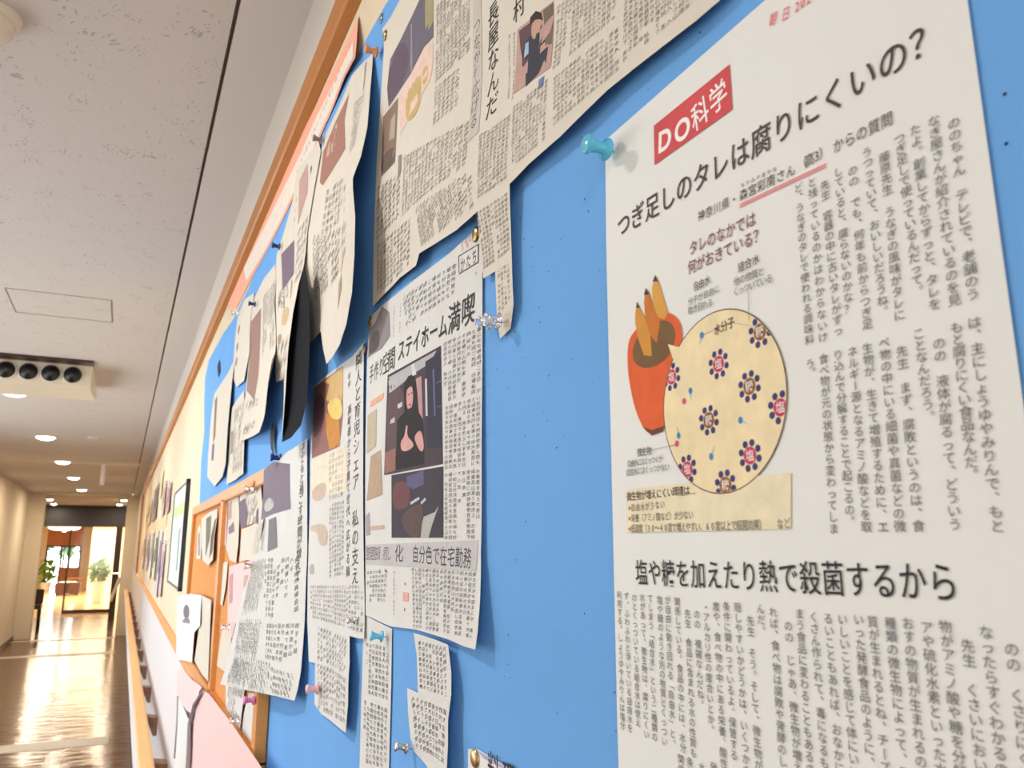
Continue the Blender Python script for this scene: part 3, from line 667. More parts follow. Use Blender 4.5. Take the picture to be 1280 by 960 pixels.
def bub(r):
    pts = []
    sp = (0.3017,1.6949,0); ang = math.atan2(sp[1]-bc[1], sp[0]-bc[0])
    for k in range(64):
        a = ang + 0.09 + (2*PI-0.18)*k/63
        pts.append((bc[0]+r*math.cos(a), bc[1]+r*math.sin(a)))
    pts.append((sp[0]+(r-br)*1.5, sp[1]+(r-br)*1.0)); return pts
A.poly('note_box', [(0.3398,1.6285,0),(0.2287,1.6278,0),(0.2307,1.6068,0),(0.341,1.6071,0)], pm(240, 228, 196), 'cream note box')
A.poly('bubble_outline', bub(br+0.0005), pm(90, 50, 40), cell=0)
A.poly('speech_bubble', bub(br), pm(244, 226, 184), 'cream speech bubble', cell=0)
def inb(pts):
    out = []
    for y, z in pts:
        dy, dz_ = y-bc[0], z-bc[1]; d_ = math.hypot(dy, dz_); R_ = br-0.0002
        if d_ > R_: dy, dz_ = dy*R_/d_, dz_*R_/d_
        out.append((bc[0]+dy, bc[1]+dz_))
    return out
mol = [((0.2402,1.6858,0), 0), ((0.2663,1.6778,0), 1), ((0.2481,1.6646,0), 0), ((0.2997,1.6785,0), 1), ((0.2745,1.6543,0), 0), ((0.2317,1.6533,0), 1), ((0.2501,1.6364,0), 1), ((0.2909,1.6343,0), 1), ((0.2659,1.6255,0), 0)]
tx = []
petal_mat = pm(70, 64, 120)
for c, salt in mol:
    for k in range(8):
        a = 2*PI*k/8+0.3; pc = (c[0]+0.0053*math.cos(a), c[1]+0.0053*math.sin(a))
        if math.hypot(pc[0]-bc[0], pc[1]-bc[1]) < br+0.0008:
            A.poly('water_dot', inb(circ(pc, 0.0015, 0.0015, 10)), petal_mat, cell=0)
    A.poly('molecule_core', inb(circ(c, 0.0036, 0.0036, 20)), pm(204, 62, 104) if salt else pm(150, 98, 62), cell=0)
    if math.hypot(c[0]-bc[0], c[1]-bc[1]) < br-0.001: tx.append(('h', '塩' if salt else '糖', c, c, 0.0050, 0.0050, 3, 0.002))
A.text('molecule_lettering', M['wht'], tx)
for c, t in (((0.2861,1.6695,0), (0.0, -1)), ((0.2545,1.6515,0), (-1, -0.5)), ((0.2741,1.6384,0), (-0.6, 1)), ((0.2962,1.6503,0), (0.2, 1)), ((0.2764,1.6932,0), (0.4, -1))):
    A.poly('tail', [(c[0]+0.0006*t[1], c[1]-0.0006*t[0]), (c[0]-0.0006*t[1], c[1]+0.0006*t[0]), (c[0]+0.005*t[0], c[1]+0.005*t[1])], pm(160, 206, 214), cell=0)
    A.poly('free_water_drop', circ(c, 0.0013, 0.0015, 12), pm(66, 140, 196), cell=0)
for c in ((0.291,1.6655,0), (0.2976,1.6467,0)):
    A.poly('microbe_mark', [(c[0]+(0.0017 if k % 2 else 0.0012)*math.cos(2*PI*k/16), c[1]+(0.0017 if k % 2 else 0.0012)*math.sin(2*PI*k/16)) for k in range(16)], pm(220, 84, 120), cell=0)
A.poly('speech_bubble_lower', inb([(bc[0]+br*math.cos(a), bc[1]+br*math.sin(a)) for a in [math.radians(d_) for d_ in range(215, 326, 5)]]), pm(244, 226, 184), cell=0) if False else None
for p, q in (((0.2451,1.7043,0), (0.2457,1.692,0)), ((0.2651,1.6933,0), (0.2748,1.6931,0)), ((0.2568,1.6941,0), (0.2427,1.6885,0)), ((0.3177,1.6459,0), (0.2989,1.6461,0))):
    A.poly('leader_line', [(p[0], p[1]), (q[0], q[1]), (q[0]+0.00025, q[1]+0.0002), (p[0]+0.00025, p[1]+0.0002)], pm(120, 110, 110), cell=0)
A.text('diagram_captions', M['inkb'], [
    ('h', '自由水', (0.2786,1.7168,0), (0.2707,1.7171,0), 0.0040, 0.0048, 2, 0.006), ('h', '結合水', (0.2485,1.7163,0), (0.2398,1.7166,0), 0.0042, 0.0048, 2, 0.006), ('h', '水分子', (0.2656,1.6931,0), (0.2568,1.6938,0), 0.0046, 0.0052, 2, 0.008),
    ('h', '微生物', (0.3277,1.6458,0), (0.3196,1.6457,0), 0.0042, 0.0044, 2, 0.006), ('h', '微生物が増えにくい環境は…', (0.3379,1.6247,0), (0.2877,1.6248,0), 0.0044, 0.0048, 2, 0.006)])
A.text('diagram_notes', M['inkg'], [
    ('h', '分子が自由に', (0.2831,1.7108,0), (0.2647,1.7112,0), 0.0037, 0.0040, 2), ('h', '動き回れる', (0.2834,1.7067,0), (0.2694,1.7062,0), 0.0037, 0.0040, 2), ('h', '他の物質と', (0.2519,1.7109,0), (0.2371,1.7105,0), 0.0039, 0.0042, 2),
    ('h', 'くっついている', (0.2527,1.7065,0), (0.2329,1.7061,0), 0.0039, 0.0042, 2), ('h', '自由水にはくっつくが', (0.337,1.6411,0), (0.3103,1.6409,0), 0.0036, 0.0040, 2), ('h', '結合水にはくっつかない', (0.338,1.6368,0), (0.3056,1.6367,0), 0.0036, 0.0040, 2),
    ('h', '自由水が少ない', (0.3347,1.6191,0), (0.3104,1.6195,0), 0.0036, 0.0042, 2), ('h', '栄養（アミノ酸など）が少ない', (0.335,1.614,0), (0.2896,1.614,0), 0.0036, 0.0042, 2),
    ('h', '低温度（30〜40度で増えやすい、60度以上で殺菌効果）', (0.3353,1.6089,0), (0.2453,1.6087,0), 0.0037, 0.0044, 2), ('h', 'など', (0.2358,1.6087,0), (0.2321,1.6089,0), 0.0037, 0.0044, 2)])
for c in ((0.3379,1.619,0), (0.3381,1.6139,0), (0.3384,1.6088,0)): A.poly('bullet', circ(c, 0.0009, 0.0009, 10), pm(196, 120, 70), cell=0)

# ------------------------------------------------------------------ B: large newsprint clipping, top centre
B_out = [(0.7456,2.1915,0.005),(0.7928,2.1932,0.005),(0.8252,2.1997,0.005),(0.8189,2.1707,0.004),(0.8325,2.0356,0.004),(0.83,1.9372,0.005),(0.8159,1.8556,0.007),(0.7742,1.857,0.007),(0.7139,1.8561,0.009),(0.657,1.8493,0.012),(0.6458,1.8567,0.013),(0.6023,1.8511,0.013),(0.5565,1.8455,0.013),(0.5154,1.8456,0.012),(0.5189,1.8246,0.009),(0.5155,1.7938,0.007),(0.4941,1.7925,0.007),(0.4933,1.7605,0.006),(0.4899,1.7423,0.005),(0.4731,1.7451,0.005),(0.4639,1.7597,0.007),(0.4656,1.8056,0.008),(0.4639,1.8456,0.01),(0.4337,1.8459,0.011),(0.3886,1.8434,0.012),(0.336,1.8459,0.011),(0.3069,1.8445,0.01),(0.2628,1.8411,0.009),(0.2443,1.8414,0.008)]
bx_ = B_out[-1]; B_out = B_out + [(bx_[0]-0.012, bx_[1]+0.01, 0.007), (bx_[0]-0.012, 2.16, 0.005), (0.75, 2.24, 0.005)]
B = Paper('folded_out_clipping', 'big cream newsprint clipping with long diagonal lower edge and hanging strip, above the blue gap', 'newspaper clipping', B_out, M['news'], ctrl=[(0.6019,2.0052,0.005),(0.4961,1.9116,0.006),(0.3978,1.9108,0.006)], cell=0.012)
B.poly('printed_photograph', [(0.6845,2.1473,0.005),(0.6715,2.1329,0.005),(0.6467,2.1038,0.005),(0.6451,2.0753,0.005),(0.6728,2.0814,0.005),(0.7118,2.0752,0.005),(0.7549,2.0774,0.005),(0.7901,2.0793,0.005),(0.7993,2.108,0.005),(0.7902,2.1387,0.005),(0.7522,2.1391,0.005),(0.7145,2.1425,0.005)], pm(112, 106, 120), 'grey and violet printed photograph')
B.poly('photo_building', [(0.674,2.1346,0.005),(0.6476,2.1201,0.005),(0.6461,2.0931,0.005),(0.6688,2.0921,0.005)], pm(168, 158, 124))
B.poly('photo_shade', [(0.7902,2.1387,0.005),(0.7522,2.1391,0.005),(0.7169,2.1077,0.005),(0.7251,2.0793,0.005),(0.7901,2.0793,0.005),(0.7993,2.108,0.005)], pm(106, 88, 104))
B.poly('photo_pole', [(0.7165,2.1354,0.005),(0.7125,2.1337,0.005),(0.7067,2.0759,0.005),(0.7118,2.0762,0.005)], pm(160, 150, 165), cell=0)
B.poly('printed_photograph', [(0.7544,2.0715,0.005),(0.7542,1.9964,0.005),(0.8095,2.0044,0.005),(0.8117,2.0788,0.005)], pm(146, 122, 104), 'brown printed photograph')
B.poly('photo_shade', [(0.7578,2.0192,0.005),(0.7542,1.9964,0.005),(0.8095,2.0044,0.005),(0.8124,2.0299,0.005)], pm(112, 94, 88))
B.poly('photo_bright', [(0.7789,2.0579,0.005),(0.7616,2.0584,0.005),(0.7615,2.0284,0.005),(0.7825,2.0349,0.005)], pm(186, 170, 158))
B.poly('pink_panel', [(0.7485,2.0683,0.005),(0.6727,2.0786,0.005),(0.6471,2.0732,0.005),(0.6434,2.0473,0.005),(0.6492,2.0322,0.005),(0.7414,2.0203,0.005)], pm(236, 206, 192))
B.poly('pink_panel_art', [(0.7261,2.0596,0.005),(0.6929,2.059,0.005),(0.6759,2.0561,0.005),(0.6731,2.0151,0.005),(0.7202,2.0204,0.005)], pm(206, 180, 120))
B.poly('pink_panel_art', [(0.6736,2.0583,0.005),(0.6572,2.0538,0.005),(0.656,2.0344,0.005),(0.6723,2.0386,0.005)], pm(214, 180, 112))
B.poly('grey_bar', [(0.7421,1.998,0.005),(0.7297,1.9939,0.005),(0.7279,1.9737,0.005),(0.7397,1.9719,0.005)], pm(150, 138, 132))
B.poly('headline_panel', [(0.5477,2.0555,0.006),(0.5305,2.0465,0.006),(0.5247,1.9161,0.006),(0.544,1.9153,0.006)], pm(204, 198, 188))
B.poly('printed_photograph', [(0.4631,1.9666,0.006),(0.4087,1.9528,0.006),(0.4086,1.9037,0.006),(0.4671,1.9172,0.006)], pm(196, 160, 148), 'printed photograph of a person in dark clothes')
B.poly('photo_background', [(0.4605,1.9636,0.006),(0.4281,1.955,0.006),(0.4237,1.9388,0.006),(0.431,1.9192,0.006),(0.4529,1.9298,0.006),(0.4579,1.9479,0.006)], pm(96, 76, 82))
B.poly('photo_background', [(0.4234,1.9556,0.006),(0.4087,1.9517,0.006),(0.4093,1.9215,0.006),(0.4193,1.9241,0.006)], pm(120, 104, 92))
B.poly('person_body', [(0.4515,1.9477,0.006),(0.4439,1.9486,0.006),(0.433,1.9448,0.006),(0.4236,1.9406,0.006),(0.4169,1.9333,0.006),(0.4149,1.9202,0.006),(0.4173,1.9088,0.006),(0.4323,1.9098,0.006),(0.4467,1.9114,0.006),(0.4491,1.9251,0.006),(0.4554,1.9313,0.006),(0.4554,1.9425,0.006)], pm(60, 60, 72))
B.poly('person_head', circ((0.4335,1.9506,0.006), 0.0075, 0.0095, 16), pm(200, 160, 140))
B.poly('person_hair', [(0.4426,1.9565,0.006),(0.4426,1.9628,0.006),(0.434,1.9621,0.006),(0.4257,1.9553,0.006),(0.4235,1.9478,0.006),(0.4282,1.952,0.006),(0.4353,1.9561,0.006),(0.4389,1.956,0.006)], pm(50, 40, 42))
B.poly('held_object', [(0.4502,1.9469,0.006),(0.4452,1.9457,0.006),(0.4453,1.9364,0.006),(0.4528,1.9372,0.006)], pm(170, 196, 214))
B.text('headline', M['ink'], [('v', '長屋なんだ', (0.5061,2.0082,0.006), (0.505,1.9281,0.006), 0.0215, 0.0205, 3, 0.0)])
B.text('side_headline', M['ink'], [('h', '村', (0.4604,1.9823,0.006), (0.4604,1.9823,0.006), 0.020, 0.020, 3)])
B.text('second_headline', M['inkg'], [('v', 'つながり広げる', (0.5382,2.0178,0.006), (0.5362,1.9309,0.006), 0.0145, 0.0148, 3)])
tb = []
tb += cols((0.6356,2.1033,0.005), (0.5593,2.0701,0.005), (0.5575,2.008,0.005), (0.6313,2.022,0.005), 9, seed=1)
tb += cols((0.6308,2.0136,0.005), (0.5789,2.0012,0.005), (0.5776,1.9673,0.005), (0.6288,1.9772,0.005), 6, seed=2)
tb += cols((0.7171,1.9837,0.005), (0.5495,1.9349,0.006), (0.547,1.8983,0.008), (0.7119,1.9215,0.005), 17, seed=3)
tb += cols((0.8179,1.9939,0.004), (0.7369,1.9716,0.005), (0.733,1.928,0.005), (0.8106,1.9339,0.005), 6, seed=4)
tb += cols((0.8061,1.9212,0.005), (0.685,1.904,0.007), (0.685,1.8605,0.009), (0.7961,1.8653,0.006), 10, seed=5)
tb += cols((0.6605,1.9058,0.006), (0.5335,1.8841,0.008), (0.5257,1.8538,0.011), (0.6363,1.8633,0.012), 13, seed=6)
tb += cols((0.5199,1.9104,0.006), (0.4722,1.9013,0.008), (0.47,1.8533,0.009), (0.512,1.8563,0.009), 8, seed=7)
tb += cols((0.5163,1.844,0.009), (0.4699,1.84,0.009), (0.4707,1.8005,0.008), (0.5119,1.8011,0.008), 9, seed=8)
tb += cols((0.4873,1.7909,0.007), (0.4715,1.7893,0.007), (0.4702,1.766,0.007), (0.4879,1.7596,0.006), 4, seed=9)
tb += cols((0.4767,1.9693,0.006), (0.4685,1.9661,0.006), (0.4685,1.9148,0.006), (0.4765,1.9167,0.006), 2, seed=10, w=0.003)
tb += cols((0.4638,1.9045,0.007), (0.4135,1.8959,0.007), (0.4108,1.8532,0.01), (0.4576,1.857,0.01), 10, seed=11)
tb += cols((0.4023,1.9438,0.006), (0.3321,1.9209,0.006), (0.332,1.8883,0.006), (0.4033,1.9006,0.006), 14, seed=12)
tb += cols((0.4006,1.8908,0.007), (0.3286,1.8778,0.007), (0.3275,1.8532,0.009), (0.3959,1.8567,0.01), 15, seed=13)
tb += cols((0.32,1.9067,0.007), (0.267,1.8863,0.007), (0.2681,1.8525,0.008), (0.3197,1.8552,0.009), 12, seed=14)
B.text('body_text', M['inkl2'], tb)
pt = (0.4335,1.907,0.006); B.poly('blue_mark', [(0.4253,1.9041,0.006),(0.4174,1.9025,0.006),(0.4187,1.8957,0.006),(0.4255,1.8966,0.006)], pm(110, 130, 180))
B.text('red_mark', M['inkr'], [('v', '同時', (0.5651,1.9385,0.006), (0.5649,1.9327,0.006), 0.004, 0.004, 2)])

# ------------------------------------------------------------------ C: clipping with the woman's photograph
C_out = [(0.8352,1.8494,0.004),(0.7835,1.8496,0.004),(0.6801,1.8455,0.004),(0.5972,1.8408,0.004),(0.5294,1.8409,0.004),(0.5244,1.8211,0.004),(0.5229,1.74,0.004),(0.5207,1.6692,0.005),(0.5184,1.5968,0.006),(0.5122,1.5651,0.009),(0.5088,1.5449,0.012),(0.5103,1.5336,0.013),(0.5372,1.5326,0.01),(0.5732,1.5338,0.008),(0.6542,1.5334,0.005),(0.7249,1.53,0.005),(0.8084,1.5337,0.005),(0.8254,1.6359,0.005),(0.8338,1.7208,0.005),(0.8432,1.8111,0.004)]
C = Paper('portrait_clipping', 'newspaper clipping with a printed photo of a dark-haired woman in a black sweater', 'newspaper clipping', C_out, M['newsg'], ctrl=[(0.6453,1.6557,0.004),(0.7187,1.7367,0.004),(0.5916,1.7157,0.004),(0.6217,1.5899,0.004),(0.5513,1.5909,0.005)], cell=0.01)
C.poly('printed_photograph', [(0.7607,1.7689,0.004),(0.6096,1.7648,0.004),(0.6,1.6651,0.004),(0.7608,1.6689,0.004)], pm(70, 56, 66), 'colour photograph of a woman in black')
C.poly('photo_ceiling', [(0.7577,1.7659,0.004),(0.62,1.763,0.004),(0.6354,1.7551,0.004),(0.669,1.7547,0.004),(0.72,1.7508,0.004),(0.7532,1.7488,0.004)], pm(186, 184, 190))
C.poly('photo_wall', [(0.756,1.7493,0.004),(0.7199,1.7493,0.004),(0.6992,1.7335,0.004),(0.7048,1.6895,0.004),(0.7225,1.6719,0.004),(0.7583,1.6703,0.004)], pm(96, 74, 76))
C.poly('photo_wall', [(0.6752,1.7486,0.004),(0.6577,1.7482,0.004),(0.6471,1.6831,0.004),(0.6597,1.6845,0.004)], pm(192, 150, 150))
C.poly('photo_shelf', [(0.6479,1.7591,0.004),(0.6102,1.7594,0.004),(0.6025,1.6782,0.004),(0.639,1.6822,0.004)], pm(48, 46, 66))
C.poly('photo_shelf_edge', [(0.648,1.7434,0.004),(0.6428,1.7431,0.004),(0.6387,1.7096,0.004),(0.6438,1.7103,0.004)], pm(206, 200, 210), cell=0)
C.poly('photo_shelf_edge', [(0.629,1.7482,0.004),(0.625,1.7481,0.004),(0.6189,1.7067,0.004),(0.6227,1.7073,0.004)], pm(96, 104, 140), cell=0)
C.poly('photo_cup', [(0.7451,1.7213,0.004),(0.7324,1.7226,0.004),(0.7319,1.7171,0.004),(0.7474,1.7177,0.004)], pm(190, 192, 186))
C.poly('photo_cup', [(0.7258,1.7332,0.004),(0.7111,1.7339,0.004),(0.7107,1.7293,0.004),(0.7229,1.7289,0.004)], pm(206, 206, 206))
C.poly('woman_hair', [(0.7054,1.7512,0.004),(0.6939,1.7552,0.004),(0.6824,1.7544,0.004),(0.673,1.7489,0.004),(0.6676,1.7355,0.004),(0.662,1.7166,0.004),(0.7027,1.719,0.004),(0.7067,1.7385,0.004)], pm(30, 20, 26))
C.poly('woman_sweater', [(0.7053,1.7224,0.004),(0.6889,1.7214,0.004),(0.6665,1.7194,0.004),(0.6509,1.7086,0.004),(0.6455,1.6898,0.004),(0.6442,1.6692,0.004),(0.7274,1.6708,0.004),(0.7244,1.6916,0.004),(0.7244,1.7183,0.004)], pm(26, 18, 24))
C.poly('woman_face', [(0.6978,1.7453,0.004),(0.6886,1.7466,0.004),(0.6814,1.7423,0.004),(0.6784,1.7315,0.004),(0.6822,1.7233,0.004),(0.6912,1.7217,0.004),(0.6989,1.7304,0.004)], pm(214, 158, 158))
C.poly('woman_fringe', [(0.6998,1.7411,0.004),(0.6981,1.7491,0.004),(0.689,1.7512,0.004),(0.6796,1.7472,0.004),(0.6767,1.7385,0.004),(0.6814,1.7423,0.004),(0.6884,1.7443,0.004),(0.6953,1.7433,0.004)], pm(30, 20, 26))
C.poly('woman_eye', [(0.6949,1.738,0.004),(0.6902,1.7379,0.004),(0.6901,1.7368,0.004),(0.6948,1.7368,0.004)], pm(70, 40, 46), cell=0)
C.poly('woman_eye', [(0.6856,1.7379,0.004),(0.6811,1.7378,0.004),(0.681,1.7367,0.004),(0.6855,1.7368,0.004)], pm(70, 40, 46), cell=0)
C.poly('woman_mouth', [(0.6917,1.7278,0.004),(0.6837,1.728,0.004),(0.6869,1.7255,0.004)], pm(180, 70, 84), cell=0)
C.poly('woman_neckline', [(0.696,1.724,0.004),(0.6823,1.724,0.004),(0.6796,1.7178,0.004),(0.6932,1.7183,0.004)], pm(40, 28, 34))
C.poly('photo_shelf_edge', [(0.6185,1.7351,0.004),(0.6071,1.735,0.004),(0.6071,1.7336,0.004),(0.6184,1.7337,0.004)], pm(84, 84, 116), cell=0)
C.poly('photo_shelf_edge', [(0.6174,1.7145,0.004),(0.6042,1.7138,0.004),(0.6042,1.7124,0.004),(0.6173,1.7132,0.004)], pm(84, 84, 116), cell=0)
C.poly('photo_floor', [(0.7605,1.6909,0.004),(0.7269,1.6919,0.004),(0.7249,1.6706,0.004),(0.7583,1.6703,0.004)], pm(150, 104, 96))
C.poly('photo_beam', [(0.6877,1.7645,0.004),(0.6786,1.7641,0.004),(0.671,1.7522,0.004),(0.6823,1.7529,0.004)], pm(214, 212, 216))
C.poly('woman_hand', [(0.7126,1.6963,0.004),(0.701,1.6994,0.004),(0.6971,1.7093,0.004),(0.6925,1.7094,0.004),(0.694,1.6993,0.004),(0.6776,1.6922,0.004),(0.6728,1.6874,0.004),(0.6905,1.685,0.004),(0.7094,1.687,0.004)], pm(216, 164, 156))
C.poly('woman_hand', [(0.6735,1.696,0.004),(0.6608,1.7001,0.004),(0.6522,1.6976,0.004),(0.6451,1.6829,0.004),(0.6531,1.6796,0.004),(0.6664,1.6881,0.004)], pm(212, 160, 154))
C.poly('printed_photograph', [(0.7371,1.6671,0.004),(0.599,1.6631,0.004),(0.5964,1.6073,0.004),(0.7312,1.6087,0.004)], pm(62, 54, 66), 'colour photograph of a workbench')
C.poly('photo_bench', [(0.7335,1.6562,0.004),(0.7118,1.6606,0.004),(0.6836,1.655,0.004),(0.6802,1.6408,0.004),(0.6908,1.6335,0.004),(0.7287,1.6336,0.004)], pm(112, 66, 70))
C.poly('photo_window', [(0.6932,1.6621,0.004),(0.6458,1.6639,0.004),(0.645,1.6517,0.004),(0.6743,1.6495,0.004),(0.6903,1.6548,0.004)], pm(92, 88, 128))
C.poly('photo_table', [(0.6433,1.6249,0.004),(0.6164,1.6278,0.004),(0.6075,1.6326,0.004),(0.6215,1.6184,0.004),(0.6304,1.6077,0.004),(0.6502,1.6079,0.004),(0.6469,1.6184,0.004)], pm(180, 180, 176))
C.poly('photo_stool', [(0.6863,1.6333,0.004),(0.6522,1.6373,0.004),(0.6435,1.6289,0.004),(0.6502,1.6079,0.004),(0.6798,1.6082,0.004),(0.7085,1.6242,0.004)], pm(92, 72, 70))
C.poly('photo_glint', [(0.68,1.6386,0.004),(0.6567,1.6423,0.004),(0.6545,1.6401,0.004),(0.6776,1.6364,0.004)], pm(196, 196, 214), cell=0)
C.poly('photo_glint', [(0.6522,1.6373,0.004),(0.6403,1.6407,0.004),(0.6382,1.6386,0.004),(0.65,1.6352,0.004)], pm(190, 190, 214), cell=0)
C.poly('printed_photograph', [(0.8366,1.8351,0.004),(0.8148,1.8368,0.004),(0.7892,1.8486,0.004),(0.7622,1.8351,0.004),(0.7567,1.8085,0.004),(0.7868,1.802,0.004),(0.8358,1.8041,0.004)], pm(150, 142, 144), 'small grey printed photograph')
C.poly('photo_shade', [(0.8319,1.823,0.004),(0.7987,1.8292,0.004),(0.79,1.8045,0.004),(0.8359,1.805,0.004)], pm(118, 108, 112))
C.poly('small_photograph', [(0.8271,1.7381,0.004),(0.7941,1.7399,0.004),(0.7924,1.7008,0.004),(0.8248,1.6968,0.004)], pm(196, 184, 160))
C.poly('small_photograph', [(0.809,1.6926,0.004),(0.7747,1.6956,0.004),(0.7642,1.6505,0.004),(0.8183,1.6471,0.004)], pm(186, 160, 134))
C.poly('orange_note', [(0.8196,1.7516,0.004),(0.7728,1.753,0.004),(0.7722,1.7472,0.004),(0.8188,1.7455,0.004)], pm(240, 176, 140), cell=0)
C.poly('small_drawing', [(0.8192,1.6316,0.004),(0.8077,1.6352,0.004),(0.8018,1.6126,0.004),(0.8165,1.6112,0.004)], pm(170, 164, 170))
C.poly('small_drawing', [(0.8029,1.6206,0.004),(0.7556,1.6211,0.004),(0.7552,1.6173,0.004),(0.8024,1.6166,0.004)], pm(206, 176, 160), cell=0)
C.poly('headline_band', [(0.8178,1.6024,0.005),(0.5237,1.6049,0.005),(0.5247,1.5837,0.005),(0.8152,1.5833,0.005)], pm(198, 194, 196))
C.poly('title_frame', [(0.5725,1.831,0.004),(0.5306,1.8268,0.004),(0.5311,1.8118,0.004),(0.5711,1.8149,0.004)], pm(60, 50, 56), cell=0)
C.poly('title_frame_inside', [(0.5707,1.8298,0.004),(0.5322,1.826,0.004),(0.5323,1.8128,0.004),(0.5694,1.8155,0.004)], pm(226, 220, 216), cell=0)
C.text('title_lettering', M['ink'], [('h', 'かたち', (0.5627,1.8203,0.004), (0.539,1.819,0.004), 0.0100, 0.0125, 3, 0.01), ('h', '9', (0.5363,1.8046,0.004), (0.5363,1.8046,0.004), 0.004, 0.0045, 2)])
C.text('red_lettering', M['inkr'], [('h', 'くらし', (0.565,1.8387,0.004), (0.5483,1.8374,0.004), 0.005, 0.0055, 2, 0.01), ('h', 'の風', (0.5632,1.8339,0.004), (0.5531,1.8331,0.004), 0.004, 0.0045, 2)])
C.text('headline', M['ink'], [('h', '満喫', (0.5802,1.7806,0.004), (0.5508,1.7793,0.004), 0.0285, 0.0265, 3, 0.006), ('h', 'ステイホーム', (0.7181,1.7849,0.004), (0.6056,1.7804,0.004), 0.0215, 0.0225, 3, 0.01), ('h', '空間', (0.7677,1.7827,0.004), (0.7487,1.7828,0.004), 0.0240, 0.0250, 3, 0.0)])
C.text('headline_start', M['inkg'], [('h', '手作り', (0.8203,1.7813,0.004), (0.7845,1.782,0.004), 0.016, 0.022, 3, 0.0)])
C.text('band_character', M['ink'], [('h', '化', (0.7073,1.5944,0.005), (0.7073,1.5944,0.005), 0.0250, 0.0165, 3, 0.006)])
C.text('band_headline', M['ink'], [('h', '自分色で在宅勤務', (0.6618,1.594,0.005), (0.5438,1.5921,0.005), 0.0165, 0.0158, 3, 0.006)])
C.text('band_lead', M['inkg'], [('h', '整理整頓　癒し', (0.8076,1.5937,0.005), (0.7365,1.5942,0.005), 0.015, 0.0145, 2)])
tc_ = []
tc_ += cols((0.5993,1.7638,0.004), (0.5292,1.7586,0.004), (0.5282,1.7123,0.004), (0.5971,1.7166,0.004), 8, seed=21, ragged=0.2, h=0.8)
tc_ += cols((0.5931,1.7094,0.004), (0.5281,1.7064,0.004), (0.5272,1.6596,0.004), (0.5928,1.6619,0.004), 8, seed=22, ragged=0.2, h=0.8)
tc_ += cols((0.5925,1.6556,0.004), (0.527,1.6532,0.004), (0.5252,1.6071,0.005), (0.5903,1.6073,0.004), 8, seed=23, ragged=0.2, h=0.8)
tc_ += cols((0.6682,1.5813,0.005), (0.5274,1.5814,0.005), (0.5227,1.5409,0.009), (0.6585,1.5362,0.005), 17, seed=24, ragged=0.3, h=0.8)
tc_ += cols((0.7127,1.8362,0.004), (0.582,1.8253,0.004), (0.5847,1.8035,0.004), (0.703,1.8081,0.004), 12, seed=25, ragged=0.2)
tc_ += cols((0.746,1.8358,0.004), (0.7249,1.8332,0.004), (0.725,1.8057,0.004), (0.7457,1.8059,0.004), 2, seed=26, w=0.003)
tc_ += cols((0.72,1.5772,0.005), (0.7176,1.5773,0.005), (0.7141,1.5412,0.005), (0.7164,1.541,0.005), 1, seed=27, w=0.0035)
tc_ += cols((0.8051,1.5749,0.005), (0.745,1.578,0.005), (0.7473,1.5518,0.005), (0.8017,1.5487,0.005), 7, seed=28, ragged=0.2)
C.text('body_text', M['inkg'], tc_)
C.poly('red_stamp', [(0.6928,1.5616,0.005),(0.6774,1.5617,0.005),(0.6768,1.5544,0.005),(0.6922,1.5542,0.005)], pm(232, 170, 160), cell=0)
C.poly('red_stamp_inside', [(0.6898,1.5604,0.005),(0.6801,1.5605,0.005),(0.6797,1.5557,0.005),(0.6894,1.5554,0.005)], pm(222, 206, 202), cell=0)
C.poly('red_dot', circ((0.6878,1.5686,0.005), 0.0014, 0.0014, 10), pm(190, 80, 86), cell=0)
C.poly('red_dot', circ((0.686,1.5472,0.005), 0.0014, 0.0014, 10), pm(190, 80, 86), cell=0)

# ------------------------------------------------------------------ D, E: strips under C; F: bottom scrap
D = Paper('hanging_strip_clipping', 'narrow long newsprint strip hanging under the blue pushpin', 'newspaper clipping', [(0.818,1.5337,0.0032),(0.7666,1.53,0.0032),(0.7251,1.5278,0.0034),(0.7218,1.4777,0.0036),(0.7218,1.4313,0.0036),(0.7211,1.4022,0.0036),(0.8163,1.3795,0.0034),(0.8194,1.4633,0.0034),(0.8205,1.5087,0.0032)], M['newsg'], cell=0.02)
D.text('body_text', M['inkg'], cols((0.8046,1.5058,0.0034), (0.7353,1.5088,0.0034), (0.7335,1.4678,0.0034), (0.8018,1.4629,0.0034), 7, seed=31) + cols((0.8032,1.4524,0.0034), (0.7347,1.4568,0.0034), (0.7322,1.4107,0.0034), (0.8019,1.4007,0.0034), 7, seed=32))
E_ = Paper('stepped_strip_clipping', 'curved stepped newsprint strip below the portrait clipping, lifted on its right', 'newspaper clipping', [(0.6648,1.5298,0.0034),(0.6553,1.5124,0.0034),(0.6497,1.4846,0.0036),(0.6622,1.4846,0.0038),(0.6774,1.4842,0.0036),(0.6737,1.4659,0.0036),(0.6654,1.4476,0.0038),(0.6541,1.4391,0.004),(0.6207,1.436,0.005),(0.6201,1.4265,0.005),(0.5618,1.4412,0.012),(0.5598,1.465,0.012),(0.563,1.4801,0.011),(0.5601,1.4977,0.01),(0.5633,1.5123,0.009),(0.573,1.5299,0.008),(0.6038,1.5302,0.006),(0.637,1.5299,0.004)], M['newsg'], cell=0.01)
E_.text('body_text', M['inkg'], cols((0.6483,1.5232,0.004), (0.582,1.5255,0.007), (0.5731,1.4955,0.008), (0.6421,1.4907,0.004), 8, seed=33) + cols((0.6611,1.478,0.004), (0.5732,1.4836,0.009), (0.5738,1.4513,0.01), (0.6467,1.4454,0.004), 9, seed=34))
